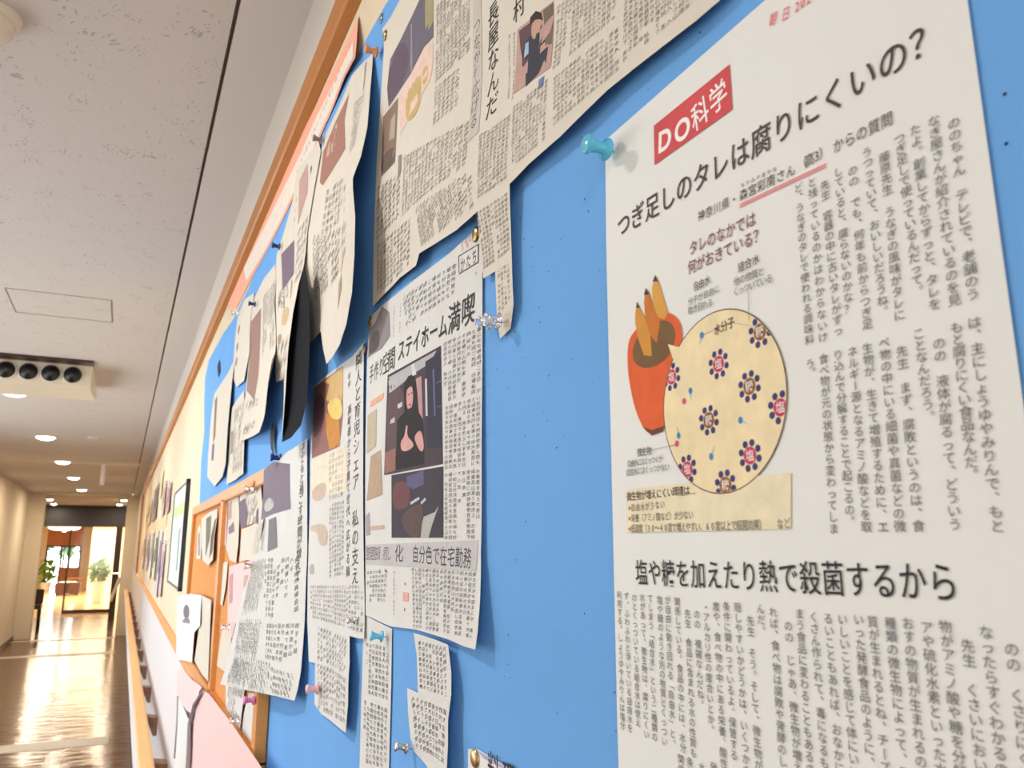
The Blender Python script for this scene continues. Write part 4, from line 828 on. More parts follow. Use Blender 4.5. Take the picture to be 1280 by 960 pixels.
F_ = Paper('tacked_corner_clipping', 'white corner of a clipping under a coppery tack at the bottom edge of view', 'newspaper clipping', [(0.5449,1.4641,0.003),(0.5296,1.4673,0.003),(0.4727,1.4674,0.004),(0.4216,1.4635,0.004),(0.4219,1.4472,0.004),(0.5434,1.4121,0.003)], M['white'], cell=0)
F_.text('headline', M['ink'], [('h', '料理', (0.501,1.459,0.004), (0.4772,1.4591,0.004), 0.0200, 0.0240, 3, 0.006)])
F_.poly('lilac_edge', [(0.5282,1.4666,0.003),(0.4727,1.4669,0.004),(0.466,1.4662,0.004),(0.4727,1.4651,0.004),(0.5174,1.4639,0.003)], pm(176, 176, 214), cell=0)

# ------------------------------------------------------------------ G: vertical headline clipping
G_out = [(0.8546,1.8246,0.005),(0.9105,1.8202,0.004),(0.9993,1.8226,0.004),(1.0738,1.8242,0.004),(1.1247,1.8222,0.004),(1.1229,1.7693,0.004),(1.1228,1.7243,0.004),(1.1092,1.6468,0.004),(1.0966,1.573,0.005),(1.0855,1.5076,0.005),(1.0635,1.4589,0.005),(1.0264,1.4615,0.005),(1.0158,1.4164,0.006),(0.9759,1.4117,0.006),(0.9053,1.4144,0.008),(0.8454,1.4174,0.011),(0.8365,1.4462,0.012),(0.8363,1.4844,0.012),(0.856,1.5095,0.008),(0.8076,1.5109,0.006),(0.8159,1.5714,0.006),(0.8243,1.6358,0.007),(0.8337,1.7035,0.007),(0.8449,1.7574,0.006)]
G = Paper('vertical_headline_clipping', 'clipping with vertical headline and yellow-brown photo, left of the woman portrait clipping', 'newspaper clipping', G_out, M['newsg'], ctrl=[(0.9641,1.6793,0.004),(0.9467,1.5854,0.004),(0.937,1.4545,0.005)], cell=0.012)
G.poly('printed_photograph', [(1.1191,1.8212,0.004),(0.9566,1.8181,0.004),(0.9415,1.754,0.004),(0.9511,1.7185,0.004),(1.1111,1.7198,0.004),(1.1201,1.7802,0.004)], pm(150, 104, 96), 'yellow and brown printed photograph')
G.poly('photo_wall', [(1.0626,1.8177,0.004),(0.9524,1.8172,0.004),(0.945,1.7741,0.004),(0.9904,1.7755,0.004),(1.0377,1.7894,0.004),(1.0232,1.8082,0.004)], pm(214, 180, 124))
G.poly('photo_table', [(1.0341,1.7719,0.004),(0.9609,1.751,0.004),(0.9474,1.72,0.004),(1.0058,1.7206,0.004),(1.0288,1.7459,0.004)], pm(206, 140, 62))
G.poly('photo_paper', [(1.0364,1.7828,0.004),(0.9924,1.786,0.004),(0.9491,1.7748,0.004),(0.9447,1.7496,0.004),(1.0046,1.7592,0.004)], pm(232, 206, 120))
G.poly('photo_figure', [(1.1202,1.8031,0.004),(1.08,1.8075,0.004),(1.0426,1.7902,0.004),(1.0454,1.7586,0.004),(1.096,1.7435,0.004),(1.1146,1.7569,0.004)], pm(112, 74, 86))
G.poly('tinted_panel', [(1.1157,1.7169,0.004),(0.9238,1.7173,0.004),(0.9034,1.6839,0.004),(0.9072,1.6624,0.004),(1.1087,1.6661,0.004)], pm(238, 226, 204))
G.poly('drawing', [(1.0961,1.6783,0.004),(1.016,1.6831,0.004),(1.0118,1.6629,0.004),(1.0664,1.6576,0.004),(1.0982,1.6656,0.004)], pm(206, 184, 166))
G.poly('drawing', [(1.0947,1.6293,0.004),(1.0005,1.629,0.004),(0.9907,1.6019,0.004),(1.0397,1.602,0.004),(1.0532,1.6202,0.004),(1.0927,1.6209,0.004)], pm(206, 186, 166))
G.poly('drawing', [(1.0873,1.5773,0.004),(1.0631,1.5798,0.004),(1.0599,1.5658,0.004),(1.0843,1.5651,0.004)], pm(180, 176, 176))
G.text('headline', M['ink'], [('v', '隣人と育児シェア　私の支え', (0.8744,1.8086,0.005), (0.8509,1.5703,0.005), 0.0300, 0.0195, 3, 0.0)])
G.text('second_headline', M['inkg'], [('v', '高齢者から子育て世代へ広がる輪', (0.9076,1.7565,0.005), (0.8834,1.5744,0.005), 0.0180, 0.0125, 2, 0.01)])
G.text('red_lettering', M['inkr'], [('h', 'くらし', (1.0668,1.7027,0.004), (1.0246,1.7031,0.004), 0.008, 0.007, 2)])
G.text('boxed_lettering', M['ink'], [('v', '目線', (0.9181,1.7984,0.005), (0.9165,1.7885,0.005), 0.012, 0.008, 2)])
tg = cols((0.9997,1.7119,0.004), (0.9343,1.7119,0.004), (0.9291,1.6601,0.004), (0.9895,1.6597,0.004), 5, seed=41) + cols((0.9875,1.6499,0.004), (0.9199,1.6504,0.004), (0.9102,1.572,0.004), (0.9711,1.5666,0.004), 6, seed=42, h=0.8)
tg += cols((1.0708,1.5495,0.005), (0.8235,1.5601,0.006), (0.8176,1.5184,0.006), (1.0623,1.5143,0.005), 22, seed=43) + cols((1.0176,1.5025,0.005), (0.8722,1.5022,0.007), (0.8562,1.4739,0.009), (1.0104,1.4699,0.005), 11, seed=44) + cols((1.0084,1.461,0.005), (0.8549,1.4662,0.009), (0.8551,1.4276,0.009), (0.99,1.417,0.005), 11, seed=45)
G.text('body_text', M['inkl'], tg)

# ------------------------------------------------------------------ H: slanted sheet left of G
H_out = [(1.1413,1.7511,0.006),(1.254,1.7446,0.012),(1.2991,1.7285,0.024),(1.3114,1.6916,0.026),(1.3448,1.6301,0.027),(1.4201,1.579,0.028),(1.5378,1.5147,0.028),(1.6491,1.4285,0.027),(1.7275,1.3638,0.027),(1.7909,1.3294,0.027),(1.5073,1.3622,0.026),(1.264,1.3916,0.025),(1.1717,1.4026,0.024),(1.0909,1.4087,0.015),(1.0793,1.4238,0.014),(1.0749,1.4454,0.012),(1.0871,1.4927,0.008),(1.0945,1.5424,0.007),(1.102,1.5937,0.006),(1.1208,1.6689,0.006)]
H_ = Paper('slanted_clipping', 'wide newsprint clipping hanging at a slant over the corkboard frame, violet photo on top', 'newspaper clipping', H_out, M['newsg'], ctrl=[(1.3116,1.5927,0.025),(1.3255,1.5077,0.025),(1.3441,1.4345,0.025),(1.2798,1.653,0.024),(1.223,1.5143,0.023),(1.1884,1.4523,0.023)], cell=0.025)
H_.poly('printed_photograph', [(1.3664,1.7245,0.014),(1.3056,1.7322,0.012),(1.2323,1.723,0.01),(1.1943,1.6545,0.011),(1.2755,1.6506,0.015),(1.3712,1.6436,0.02),(1.3579,1.6819,0.018)], pm(132, 120, 136), 'grey violet printed photograph')
H_.poly('photo_light', [(1.3498,1.6686,0.016),(1.3052,1.6791,0.014),(1.2705,1.6601,0.014),(1.3379,1.6528,0.017)], pm(190, 194, 190))
H_.poly('printed_photograph', [(1.3072,1.6418,0.014),(1.2635,1.6454,0.012),(1.2424,1.6,0.012),(1.3074,1.5927,0.016)], pm(128, 126, 130), 'small grey printed photograph')
th = []
th += cols((1.4036,1.6314,0.022), (1.3333,1.64,0.017), (1.3488,1.5975,0.017), (1.4303,1.5894,0.022), 7, seed=51)
th += cols((1.4277,1.5737,0.024), (1.3179,1.5804,0.016), (1.3583,1.5052,0.015), (1.5293,1.4834,0.023), 9, seed=52)
th += cols((1.5458,1.4685,0.024), (1.3348,1.4851,0.015), (1.3689,1.4335,0.014), (1.5949,1.4141,0.024), 11, seed=53)
th += cols((1.5878,1.401,0.024), (1.2286,1.434,0.013), (1.242,1.3952,0.013), (1.6694,1.3538,0.024), 16, seed=54)
th += cols((1.2079,1.4322,0.012), (1.1088,1.435,0.011), (1.1187,1.4119,0.012), (1.2059,1.4049,0.013), 7, seed=55)
th += cols((1.2657,1.4859,0.012), (1.1151,1.4983,0.009), (1.1087,1.4547,0.01), (1.2656,1.4429,0.013), 9, seed=56)
th += cols((1.3127,1.5804,0.012), (1.1431,1.5827,0.008), (1.1234,1.5099,0.008), (1.3072,1.499,0.013), 9, seed=57, ragged=0.5)
H_.text('body_text', M['inkg'], th)
H_.text('side_headline', M['inkg'], [('v', '子どもと過ごす時間が増えて', (1.1608,1.7396,0.006), (1.1315,1.5617,0.007), 0.022, 0.016, 2, 0.01)])

# ------------------------------------------------------------------ M group: clippings at the upper left, lifted towards the viewer
fl = dict(cell=0.02)
M1 = Paper('curled_clipping', 'yellowed clipping with red-brown photo whose right edge curls far off the blue felt', 'newspaper clipping',
    [(0.869,2.195,0.004),(0.9151,2.2065,0.006),(0.9612,2.217,0.007),(1.0308,2.2125,0.006),(1.1313,2.2104,0.006),(1.1502,2.1956,0.006),(1.1803,2.1419,0.008),(1.2047,2.0844,0.01),(1.206,2.0317,0.012),(1.1593,1.9847,0.013),(1.1365,1.9413,0.012),(1.1388,1.888,0.01),(1.0461,1.8838,0.014),(1.0158,1.8514,0.016),(0.9878,1.8263,0.017),(0.8625,1.8218,0.03),(0.8114,1.8311,0.036),(0.7847,1.8583,0.038),(0.7809,1.8963,0.038),(0.7928,1.9456,0.036),(0.8274,2.0047,0.032),(0.8112,2.0242,0.028),(0.8115,2.0607,0.022),(0.843,2.1306,0.012)], M['newsy'], ctrl=[(1.0208,2.098,0.009),(1.0175,2.0036,0.011),(0.9734,1.9334,0.013)], **fl)
M1.poly('printed_photograph', [(0.9701,2.1937,0.007),(0.9873,2.1648,0.008),(0.966,2.112,0.01),(1.0339,2.1181,0.009),(1.109,2.1219,0.008),(1.134,2.1378,0.008),(1.1267,2.1842,0.007),(1.0474,2.1961,0.007)], pm(170, 122, 108), 'reddish brown printed photograph')
M1.poly('photo_light', [(1.0555,2.1878,0.007),(1.027,2.188,0.007),(1.0295,2.1503,0.007),(1.0888,2.1536,0.007),(1.1031,2.173,0.007)], pm(206, 176, 152))
M1.poly('printed_photograph', [(0.9244,1.9137,0.016),(0.8847,1.9108,0.02),(0.8739,1.89,0.02),(0.9137,1.8762,0.018)], pm(170, 150, 128), 'small brown printed photograph')
M1.poly('orange_art', [(0.9205,1.937,0.016),(0.8728,1.9284,0.02),(0.8743,1.9153,0.02),(0.9263,1.9245,0.016)], pm(232, 196, 160))
M1.text('headline', M['ink'], [('v', 'のもたらす', (0.8941,2.1918,0.006), (0.8896,2.1577,0.008), 0.010, 0.012, 2), ('v', '育てる人', (0.9298,2.0394,0.014), (0.8842,1.9745,0.018), 0.012, 0.012, 2)])
M1.text('body_text', M['inkl'], cols((0.9278,2.1562,0.009), (0.8838,2.1426,0.012), (0.8897,2.081,0.014), (0.9212,2.0857,0.012), 4, seed=61) + cols((1.0681,2.0944,0.009), (0.9542,2.0632,0.013), (0.9494,2.0108,0.014), (1.0825,2.0392,0.01), 6, seed=62, ragged=0.4) + cols((1.1392,2.0472,0.012), (0.9589,1.9926,0.015), (0.9575,1.9388,0.015), (1.0958,1.9475,0.014), 8, seed=63) + cols((0.9152,1.9761,0.017), (0.8626,1.9597,0.022), (0.8613,1.9281,0.022), (0.9092,1.941,0.018), 3, seed=64))
M2 = Paper('narrow_lifted_clipping', 'cream clipping with violet photo, its right edge standing off above a black gap', 'newspaper clipping',
    [(1.1792,2.2287,0.005),(1.2634,2.2405,0.006),(1.3574,2.2551,0.006),(1.3826,2.212,0.006),(1.4606,2.1797,0.006),(1.5326,2.1599,0.006),(1.5328,2.1076,0.006),(1.4789,2.0129,0.008),(1.4493,1.9376,0.01),(1.4094,1.8814,0.012),(1.3383,1.8735,0.013),(1.3061,1.8725,0.016),(1.2071,1.7912,0.03),(1.1848,1.7524,0.034),(1.1549,1.7715,0.038),(1.1411,1.8037,0.04),(1.1394,1.838,0.04),(1.1376,1.8726,0.04),(1.1268,1.9233,0.038),(1.1254,1.9752,0.032),(1.1728,2.0198,0.018),(1.1938,2.08,0.012),(1.1697,2.137,0.01),(1.1399,2.1903,0.008)], M['newsy'], ctrl=[(1.3138,2.1107,0.008),(1.3637,1.9824,0.012)], **fl)
M2.poly('printed_photograph', [(1.473,2.1396,0.006),(1.3317,2.1169,0.009),(1.2989,2.0458,0.01),(1.4185,2.0507,0.009)], pm(124, 106, 124), 'violet printed photograph')
M2.poly('printed_photograph', [(1.3216,2.2224,0.007),(1.2545,2.2246,0.007),(1.2346,2.1647,0.008),(1.3062,2.1338,0.008)], pm(196, 160, 150), 'pinkish printed photograph')
M2.poly('drawing', [(1.3921,2.0044,0.011),(1.3123,1.9963,0.014),(1.3184,1.9633,0.015),(1.3937,1.9786,0.012)], pm(206, 182, 140))
M2.poly('drawing', [(1.4357,1.9716,0.01),(1.381,1.9639,0.012),(1.3824,1.9442,0.012),(1.4232,1.9523,0.011)], pm(170, 150, 120))
M2.text('headline', M['ink'], [('v', '声', (1.221,2.1968,0.006), (1.221,2.1968,0.006), 0.016, 0.018, 2), ('v', 'みんな', (1.3407,2.1948,0.006), (1.3452,2.1593,0.006), 0.010, 0.012, 2)])
M2.text('body_text', M['inkl'], cols((1.2874,2.1153,0.008), (1.2154,2.1074,0.009), (1.2184,2.0222,0.014), (1.2687,2.025,0.012), 3, seed=65) + cols((1.4518,2.0513,0.009), (1.3099,2.0237,0.012), (1.3496,2.0099,0.012), (1.4455,2.025,0.01), 4, seed=66) + cols((1.4117,1.9424,0.011), (1.313,1.9279,0.014), (1.2984,1.871,0.016), (1.3813,1.8873,0.013), 3, seed=67))
M3 = Paper('brown_photo_clipping', 'cream clipping with a tall brown photo, left of the black gap', 'newspaper clipping',
    [(1.5456,2.1445,0.006),(1.6991,2.1628,0.005),(1.8376,2.1599,0.005),(1.8746,2.1162,0.006),(1.8497,2.0343,0.006),(1.8517,1.9603,0.008),(1.8456,1.8287,0.014),(1.6596,1.8147,0.018),(1.459,1.7996,0.028),(1.3778,1.8188,0.032),(1.3632,1.8683,0.032),(1.3626,1.9099,0.028),(1.4257,1.9393,0.014),(1.5036,2.0506,0.009),(1.5158,2.1022,0.007)], M['newsy'], ctrl=[(1.6803,2.0308,0.008),(1.7026,1.9327,0.01)], **fl)
M3.poly('printed_photograph', [(1.8579,2.108,0.006),(1.7036,2.098,0.007),(1.6727,2.0288,0.009),(1.6471,1.9388,0.012),(1.6712,1.8935,0.012),(1.8357,1.9427,0.009),(1.8415,2.0324,0.007)], pm(160, 124, 112), 'tall brown printed photograph')
M3.text('body_text', M['inkl'], cols((1.6651,2.1099,0.007), (1.5364,2.1003,0.008), (1.4823,1.9673,0.012), (1.6079,1.9801,0.011), 5, seed=68, ragged=0.3) + cols((1.7921,1.8994,0.012), (1.6159,1.8809,0.016), (1.618,1.8366,0.016), (1.7754,1.8446,0.014), 4, seed=69))
flap = Paper('dark_curled_piece', 'curled flap, shade coloured in as black, hanging between the two lifted upper clippings', 'paper flap',
    [(1.1037,1.9963,0.03),(1.131,1.9771,0.031),(1.1632,1.9374,0.032),(1.1795,1.8827,0.033),(1.1803,1.8226,0.033),(1.185,1.7759,0.033),(1.1862,1.7491,0.033),(1.1257,1.7489,0.031),(1.0713,1.7584,0.029),(1.0461,1.7836,0.028),(1.0478,1.8323,0.027),(1.0509,1.8768,0.027),(1.0586,1.9178,0.028),(1.0776,1.961,0.029)], mat('shade_black_paper', lin(22, 24, 30), 0.9, spec=0.15), **fl)  # back of a curled newsprint sheet; its shade is put into the near-black colour
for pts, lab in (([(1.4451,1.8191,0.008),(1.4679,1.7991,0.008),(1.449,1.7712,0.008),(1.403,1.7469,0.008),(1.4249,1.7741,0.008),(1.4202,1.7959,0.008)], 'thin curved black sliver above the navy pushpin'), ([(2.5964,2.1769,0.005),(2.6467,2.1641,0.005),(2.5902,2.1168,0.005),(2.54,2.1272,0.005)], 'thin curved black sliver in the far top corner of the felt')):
    Paper('dark_curled_piece', lab, 'paper flap', pts, mat('dark_sliver', lin(30, 32, 40), 0.8), cell=0)  # two small slivers, evenly near-black
M4 = Paper('speckled_clipping', 'small pale clipping with dark oval marks at the left edge of the blue felt', 'newspaper clipping',
    [(1.8516,2.1756,0.004),(2.0322,2.2118,0.004),(2.1544,2.2069,0.004),(2.1934,2.1549,0.004),(2.1906,2.0883,0.004),(2.2018,2.0469,0.004),(2.0539,1.9896,0.006),(1.8912,1.975,0.009),(1.8332,2.0304,0.008),(1.8662,2.1139,0.007)], M['news'], **fl)
for c in ((2.1092,2.1517,0.004), (2.1174,2.1067,0.004), (2.1124,2.0674,0.004)): M4.poly('oval_mark', circ(c, 0.02, 0.012, 12), pm(140, 120, 112), cell=0)
M5 = Paper('upper_left_clipping', 'cream leftmost clipping on the blue felt with a narrow brown photo', 'newspaper clipping',
    [(2.1596,2.086,0.0035),(2.3157,2.0781,0.0035),(2.5869,2.0808,0.004),(2.6849,2.0826,0.004),(2.7394,2.0179,0.004),(2.7452,1.8882,0.004),(2.7048,1.8181,0.005),(2.4158,1.7685,0.008),(2.1804,1.7772,0.012),(2.1067,1.8032,0.014),(2.1273,1.9068,0.013),(2.1211,1.9679,0.012),(2.1436,2.0352,0.008)], M['newsy'], **fl)
M5.poly('printed_photograph', [(2.6398,2.0543,0.004),(2.5691,2.0551,0.004),(2.5246,1.9258,0.004),(2.5824,1.9084,0.004)], pm(140, 112, 100), 'narrow brown printed photograph')
M5.poly('printed_photograph', [(2.6068,1.9087,0.004),(2.5328,1.9051,0.004),(2.5187,1.8534,0.004),(2.5935,1.8582,0.004)], pm(120, 104, 124), 'violet printed photograph')
M6 = Paper('pale_clipping', 'pale clipping beside the leftmost pair, hanging above the small corkboard frame', 'newspaper clipping',
    [(1.9045,1.9551,0.006),(2.0347,1.9541,0.006),(2.1283,1.9488,0.006),(2.1443,1.889,0.006),(2.1289,1.8056,0.006),(2.1222,1.7529,0.007),(1.9288,1.7505,0.009),(1.7783,1.7528,0.011),(1.7936,1.809,0.011),(1.8251,1.8833,0.01)], M['newsy'], **fl)
M6.poly('printed_photograph', [(2.1078,1.8843,0.006),(2.0484,1.8805,0.007),(2.0321,1.8238,0.007),(2.0904,1.8259,0.006)], pm(170, 150, 140), 'faded printed photograph')
M6.text('body_text', M['inkl'], cols((2.0418,1.9252,0.007), (1.8884,1.9148,0.009), (1.8326,1.7782,0.009), (1.9839,1.7809,0.008), 4, seed=70))

# ------------------------------------------------------------------ peach banner under the top moulding
pb = Paper('peach_banner', 'peach and white paper banner with small black lettering under the top moulding', 'banner',
    [(0.9563,2.304,0.003),(1.0035,2.3035,0.003),(1.055,2.3059,0.003),(1.1165,2.3105,0.003),(1.1778,2.3135,0.003),(1.3191,2.322,0.003),(1.4908,2.3305,0.003),(1.669,2.3303,0.003),(1.9338,2.3469,0.003),(2.2118,2.3644,0.003),(2.4567,2.3383,0.003),(2.477,2.3036,0.003),(2.2131,2.2386,0.003),(1.9945,2.2385,0.003),(1.7373,2.2266,0.003),(1.5347,2.2211,0.003),(1.3085,2.2202,0.004),(1.1962,2.2317,0.004),(1.0976,2.2358,0.004),(0.9994,2.2363,0.008),(0.9261,2.2205,0.012),(0.93,2.249,0.01)], M['peach'], cell=0.03)
pb.poly('white_stripe', [(0.9606,2.2694,0.006),(1.0129,2.2751,0.004),(1.1215,2.2822,0.003),(1.2199,2.2891,0.003),(1.3517,2.284,0.003),(1.5588,2.2936,0.003),(1.7675,2.3033,0.003),(2.1079,2.3191,0.003),(2.0331,2.2587,0.003),(1.7407,2.2352,0.003),(1.5464,2.2288,0.003),(1.3181,2.2304,0.004),(1.2036,2.2381,0.004),(1.1039,2.2418,0.004),(1.0094,2.2448,0.007),(0.9393,2.2288,0.011)], pm(240, 226, 214), 'white lettering stripe')
pb.text('banner_lettering', M['ink'], [('h', 'みんなで読もう気になる新聞記事コーナー', (1.3676,2.2618,0.003), (0.9913,2.2794,0.004), 0.013, 0.010, 1)])
pb2 = None

# ------------------------------------------------------------------ small corkboard in an orange frame
fc = empty('small_corkboard', (-0.0, 2.15, 1.3), 'small corkboard in a light orange wooden frame at the felt\'s lower left', 'corkboard')
FY0, FY1, FZ0, FZ1, FX = 1.345, 2.98, 1.2535, 1.733, -0.021
def fp(mb, name, m): o = mb.build(name, m); o.parent = fc; o.location = -fc.location; return o
fp(MB().box(-0.010, -0.0035, FY0+0.03, FY1-0.03, FZ0+0.02, FZ1-0.02), 'cork_panel', M['cork'])
fp(MB().box(FX, -0.0035, FY0, FY1, FZ1-0.026, FZ1, 0.0015), 'top_rail', M['woodl'])
fp(MB().box(FX, -0.0035, FY0, FY1, FZ0, FZ0+0.026, 0.0015), 'bottom_rail', M['woodl'])
for y in (FY0, 2.03, FY1-0.035):
    fp(MB().box(FX, -0.0035, y, y+(0.05 if y == 2.03 else 0.04), FZ0+0.02, FZ1-0.02, 0.0015), 'stile', M['woodl'])
tabm = M['woodl']
def clip(name, label, pts, m, photos=(), tl=None, cell=0.04, group=None):
    p = Paper(name, label, 'newspaper clipping', pts, m, cell=cell, group=group)
    for q, c in photos: p.poly('printed_photograph', q, pm(*c))
    if tl: p.text('body_text', M['inkl'], tl)
    return p
clip('corkboard_clipping', 'clipping with a dark violet arch-shaped photo, top right inside the small corkboard', [(1.5145,1.7168,0.012),(1.6589,1.7178,0.012),(1.8001,1.7103,0.012),(1.7772,1.6723,0.014),(1.7423,1.6386,0.013),(1.4108,1.6475,0.018),(1.4667,1.6881,0.016)], M['news'],
     (([(1.7911,1.6929,0.012),(1.7072,1.6985,0.012),(1.6541,1.6676,0.014),(1.6521,1.6397,0.014),(1.7423,1.6386,0.013)], (120, 104, 124)), ([(1.5274,1.6656,0.014),(1.5006,1.6701,0.014),(1.4749,1.6412,0.016),(1.519,1.6395,0.015)], (110, 94, 110))), cols((1.6745,1.703,0.012), (1.5451,1.7072,0.014), (1.5326,1.6485,0.015), (1.6213,1.6451,0.014), 4, seed=80))
clip('corkboard_clipping', 'pale blank clipping hanging below the violet arch photo in the small corkboard', [(1.4118,1.6502,0.018),(1.5519,1.6403,0.016),(1.7042,1.6346,0.016),(1.69,1.5907,0.018),(1.7004,1.572,0.017),(1.5924,1.5766,0.015),(1.4901,1.5725,0.015),(1.4408,1.6188,0.017)], M['news'])
clip('corkboard_clipping', 'tall clipping with brown and violet patches, second from the middle stile of the small corkboard', [(1.833,1.7225,0.012),(1.9536,1.7192,0.011),(2.0569,1.706,0.011),(2.0355,1.6447,0.011),(2.0287,1.6074,0.011),(1.9042,1.5723,0.012),(1.7649,1.5678,0.015),(1.7471,1.6064,0.015),(1.7683,1.6555,0.014)], M['newsy'],
     (([(1.9705,1.6433,0.011),(1.8794,1.6553,0.012),(1.8449,1.6339,0.013),(1.9528,1.6286,0.012)], (140, 116, 128)), ([(2.0207,1.7005,0.011),(1.945,1.7041,0.011),(1.928,1.6638,0.012),(1.9816,1.6618,0.011)], (196, 160, 140))))
clip('corkboard_clipping', 'thin pinkish clipping beside the middle stile of the small corkboard', [(2.0377,1.7164,0.012),(2.1816,1.7081,0.011),(2.1227,1.6465,0.011),(2.0797,1.6076,0.011),(2.0008,1.6036,0.012),(1.9956,1.6622,0.013)], M['pink'])
clip('corkboard_clipping', 'clipping with a dark green-grey photo left of the middle stile, sagging', [(2.242,1.6985,0.012),(2.4686,1.6989,0.011),(2.7192,1.6887,0.011),(2.6871,1.6339,0.012),(2.5467,1.5634,0.014),(2.3218,1.5519,0.018),(2.186,1.5684,0.02),(2.2107,1.6281,0.018),(2.2108,1.6686,0.015)], M['newsy'],
     (([(2.554,1.6835,0.011),(2.4029,1.6875,0.012),(2.3565,1.6256,0.014),(2.443,1.5736,0.015)], (120, 116, 100)), ([(2.2724,1.6704,0.015),(2.2339,1.6734,0.015),(2.2216,1.5879,0.018),(2.3036,1.5709,0.017),(2.3267,1.6295,0.015)], (104, 84, 70))))
clip('corkboard_clipping', 'leftmost narrow clipping inside the small corkboard', [(2.7626,1.6724,0.011),(2.8386,1.6563,0.011),(2.8024,1.5849,0.011),(2.8142,1.5647,0.011),(2.6135,1.5648,0.013),(2.6466,1.6334,0.013)], M['news'], (([(2.793,1.6403,0.011),(2.742,1.6495,0.011),(2.6636,1.5761,0.012),(2.7309,1.573,0.011)], (150, 140, 160)),))
clip('corkboard_clipping', 'narrow white clipping in the lower half of the small corkboard near the middle stile', [(1.932,1.5684,0.012),(2.0676,1.5625,0.011),(2.0703,1.5141,0.011),(2.0754,1.4696,0.011),(1.9717,1.4706,0.013),(1.9249,1.5113,0.014)], M['news'])
clip('corkboard_clipping', 'pink-tinted clipping with red strip in the lower half of the small corkboard', [(1.5115,1.5777,0.015),(1.7264,1.5684,0.012),(1.9049,1.5584,0.011),(1.9019,1.5037,0.011),(1.8675,1.4226,0.011),(1.7483,1.4212,0.015),(1.6901,1.4538,0.018),(1.5858,1.4764,0.018),(1.5374,1.5353,0.017)], M['pink'],
     (([(1.8929,1.5382,0.011),(1.8321,1.5467,0.012),(1.8044,1.4891,0.013),(1.8635,1.479,0.012)], (206, 150, 160)), ([(1.6292,1.5464,0.014),(1.5699,1.5511,0.015),(1.5709,1.5311,0.015),(1.6226,1.526,0.015)], (206, 176, 160))))
clip('corkboard_clipping', 'narrow cream strip beneath the clear pin at the bottom left of the slanted clipping', [(1.7837,1.438,0.012),(1.9608,1.4245,0.011),(1.9945,1.3764,0.011),(2.0176,1.3356,0.011),(1.8448,1.3445,0.013),(1.7672,1.3931,0.014)], M['newsy'])
clip('corkboard_clipping', 'grey clipping below the slanted clipping, left of the pink pin', [(1.5369,1.3583,0.014),(1.8337,1.3206,0.011),(1.8125,1.2866,0.011),(1.7737,1.2688,0.011),(1.5631,1.285,0.014),(1.5363,1.3255,0.016)], M['newsg'], (), cols((1.7755,1.3169,0.011), (1.5812,1.3409,0.014), (1.5807,1.2977,0.014), (1.7342,1.2847,0.012), 6, seed=88))
clip('corkboard_clipping', 'grey clipping narrowing downward between the pink pin and the right stile', [(1.3967,1.3718,0.016),(1.5007,1.3557,0.012),(1.5426,1.3176,0.012),(1.5568,1.2834,0.012),(1.4098,1.29,0.014),(1.3698,1.3418,0.018)], M['newsg'])

# ------------------------------------------------------------------ sheets left of the corkboard
sl = Paper('drawing_sheet', 'white sheet with a small grey portrait drawing at the corkboard\'s lower left', 'paper sheet', [(2.3732,1.473,0.024),(2.7553,1.4582,0.024),(3.345,1.4173,0.024),(3.2679,1.3253,0.024),(3.1626,1.2151,0.024),(2.7695,1.2568,0.024),(2.4871,1.2865,0.026),(2.4844,1.3678,0.026),(2.3079,1.3998,0.028),(2.334,1.4423,0.027)], M['white'], cell=0.05)
sl.poly('drawing', [(c[0], c[1]) for c in [(3.0068,1.3934,0.024),(2.9193,1.417,0.024),(2.7814,1.4205,0.024),(2.7106,1.399,0.025),(2.7892,1.3788,0.025),(2.9424,1.3722,0.024)]], pm(120, 112, 118))
sl.poly('drawing', [(3.0338,1.3496,0.024),(2.9076,1.3748,0.024),(2.7316,1.388,0.025),(2.6536,1.3754,0.025),(2.8087,1.3652,0.025)], pm(140, 134, 138))
sl.text('caption', M['inkg'], [('h', '募集中', (2.98,1.4367,0.024), (2.6451,1.4568,0.025), 0.03, 0.015, 1)])
sm = Paper('plain_sheet', 'yellowish plain sheet right of the portrait drawing, overlapping the corkboard bottom', 'paper sheet', [(2.1182,1.4749,0.0235),(2.379,1.4727,0.0235),(2.3917,1.376,0.0235),(2.4463,1.2955,0.0235),(2.2205,1.2921,0.0235),(2.0572,1.2963,0.0235),(2.0832,1.3857,0.024)], M['newsy'], cell=0.05)

# framed poster left of the frame (thin black edge, pale blue and green sheet)
pf = empty('framed_poster', (0, 3.9, 1.6), 'pale blue and green poster in a thin black frame left of the small corkboard', 'poster')
y0_, y1_ = 3.47, 4.42
o = MB().box(-0.008, -0.0015, y0_+0.005, y1_, 1.44, 1.86).build('sheet', mat('poster_pale_blue', lin(214, 226, 226), 0.5)); o.parent = pf; o.location = -pf.location
for a in ((y0_-0.0, y0_+0.012, 1.43, 1.87), (y1_, y1_+0.01, 1.43, 1.87), (y0_, y1_, 1.86, 1.868), (y0_, y1_, 1.432, 1.44)):
    o = MB().box(-0.018 if a[0] == y0_ and a[1] < y0_+0.02 else -0.012, -0.0015, *a).build('frame_side', M['black']); o.parent = pf; o.location = -pf.location
o = MB().box(-0.0088, -0.008, y0_+0.05, y1_-0.05, 1.74, 1.79).build('green_stripe', pm(196, 226, 150)); o.parent = pf; o.location = -pf.location
o = MB().box(-0.0088, -0.008, y0_+0.3, y0_+0.4, 1.5, 1.68).build('grey_figure', pm(140, 160, 160)); o.parent = pf; o.location = -pf.location

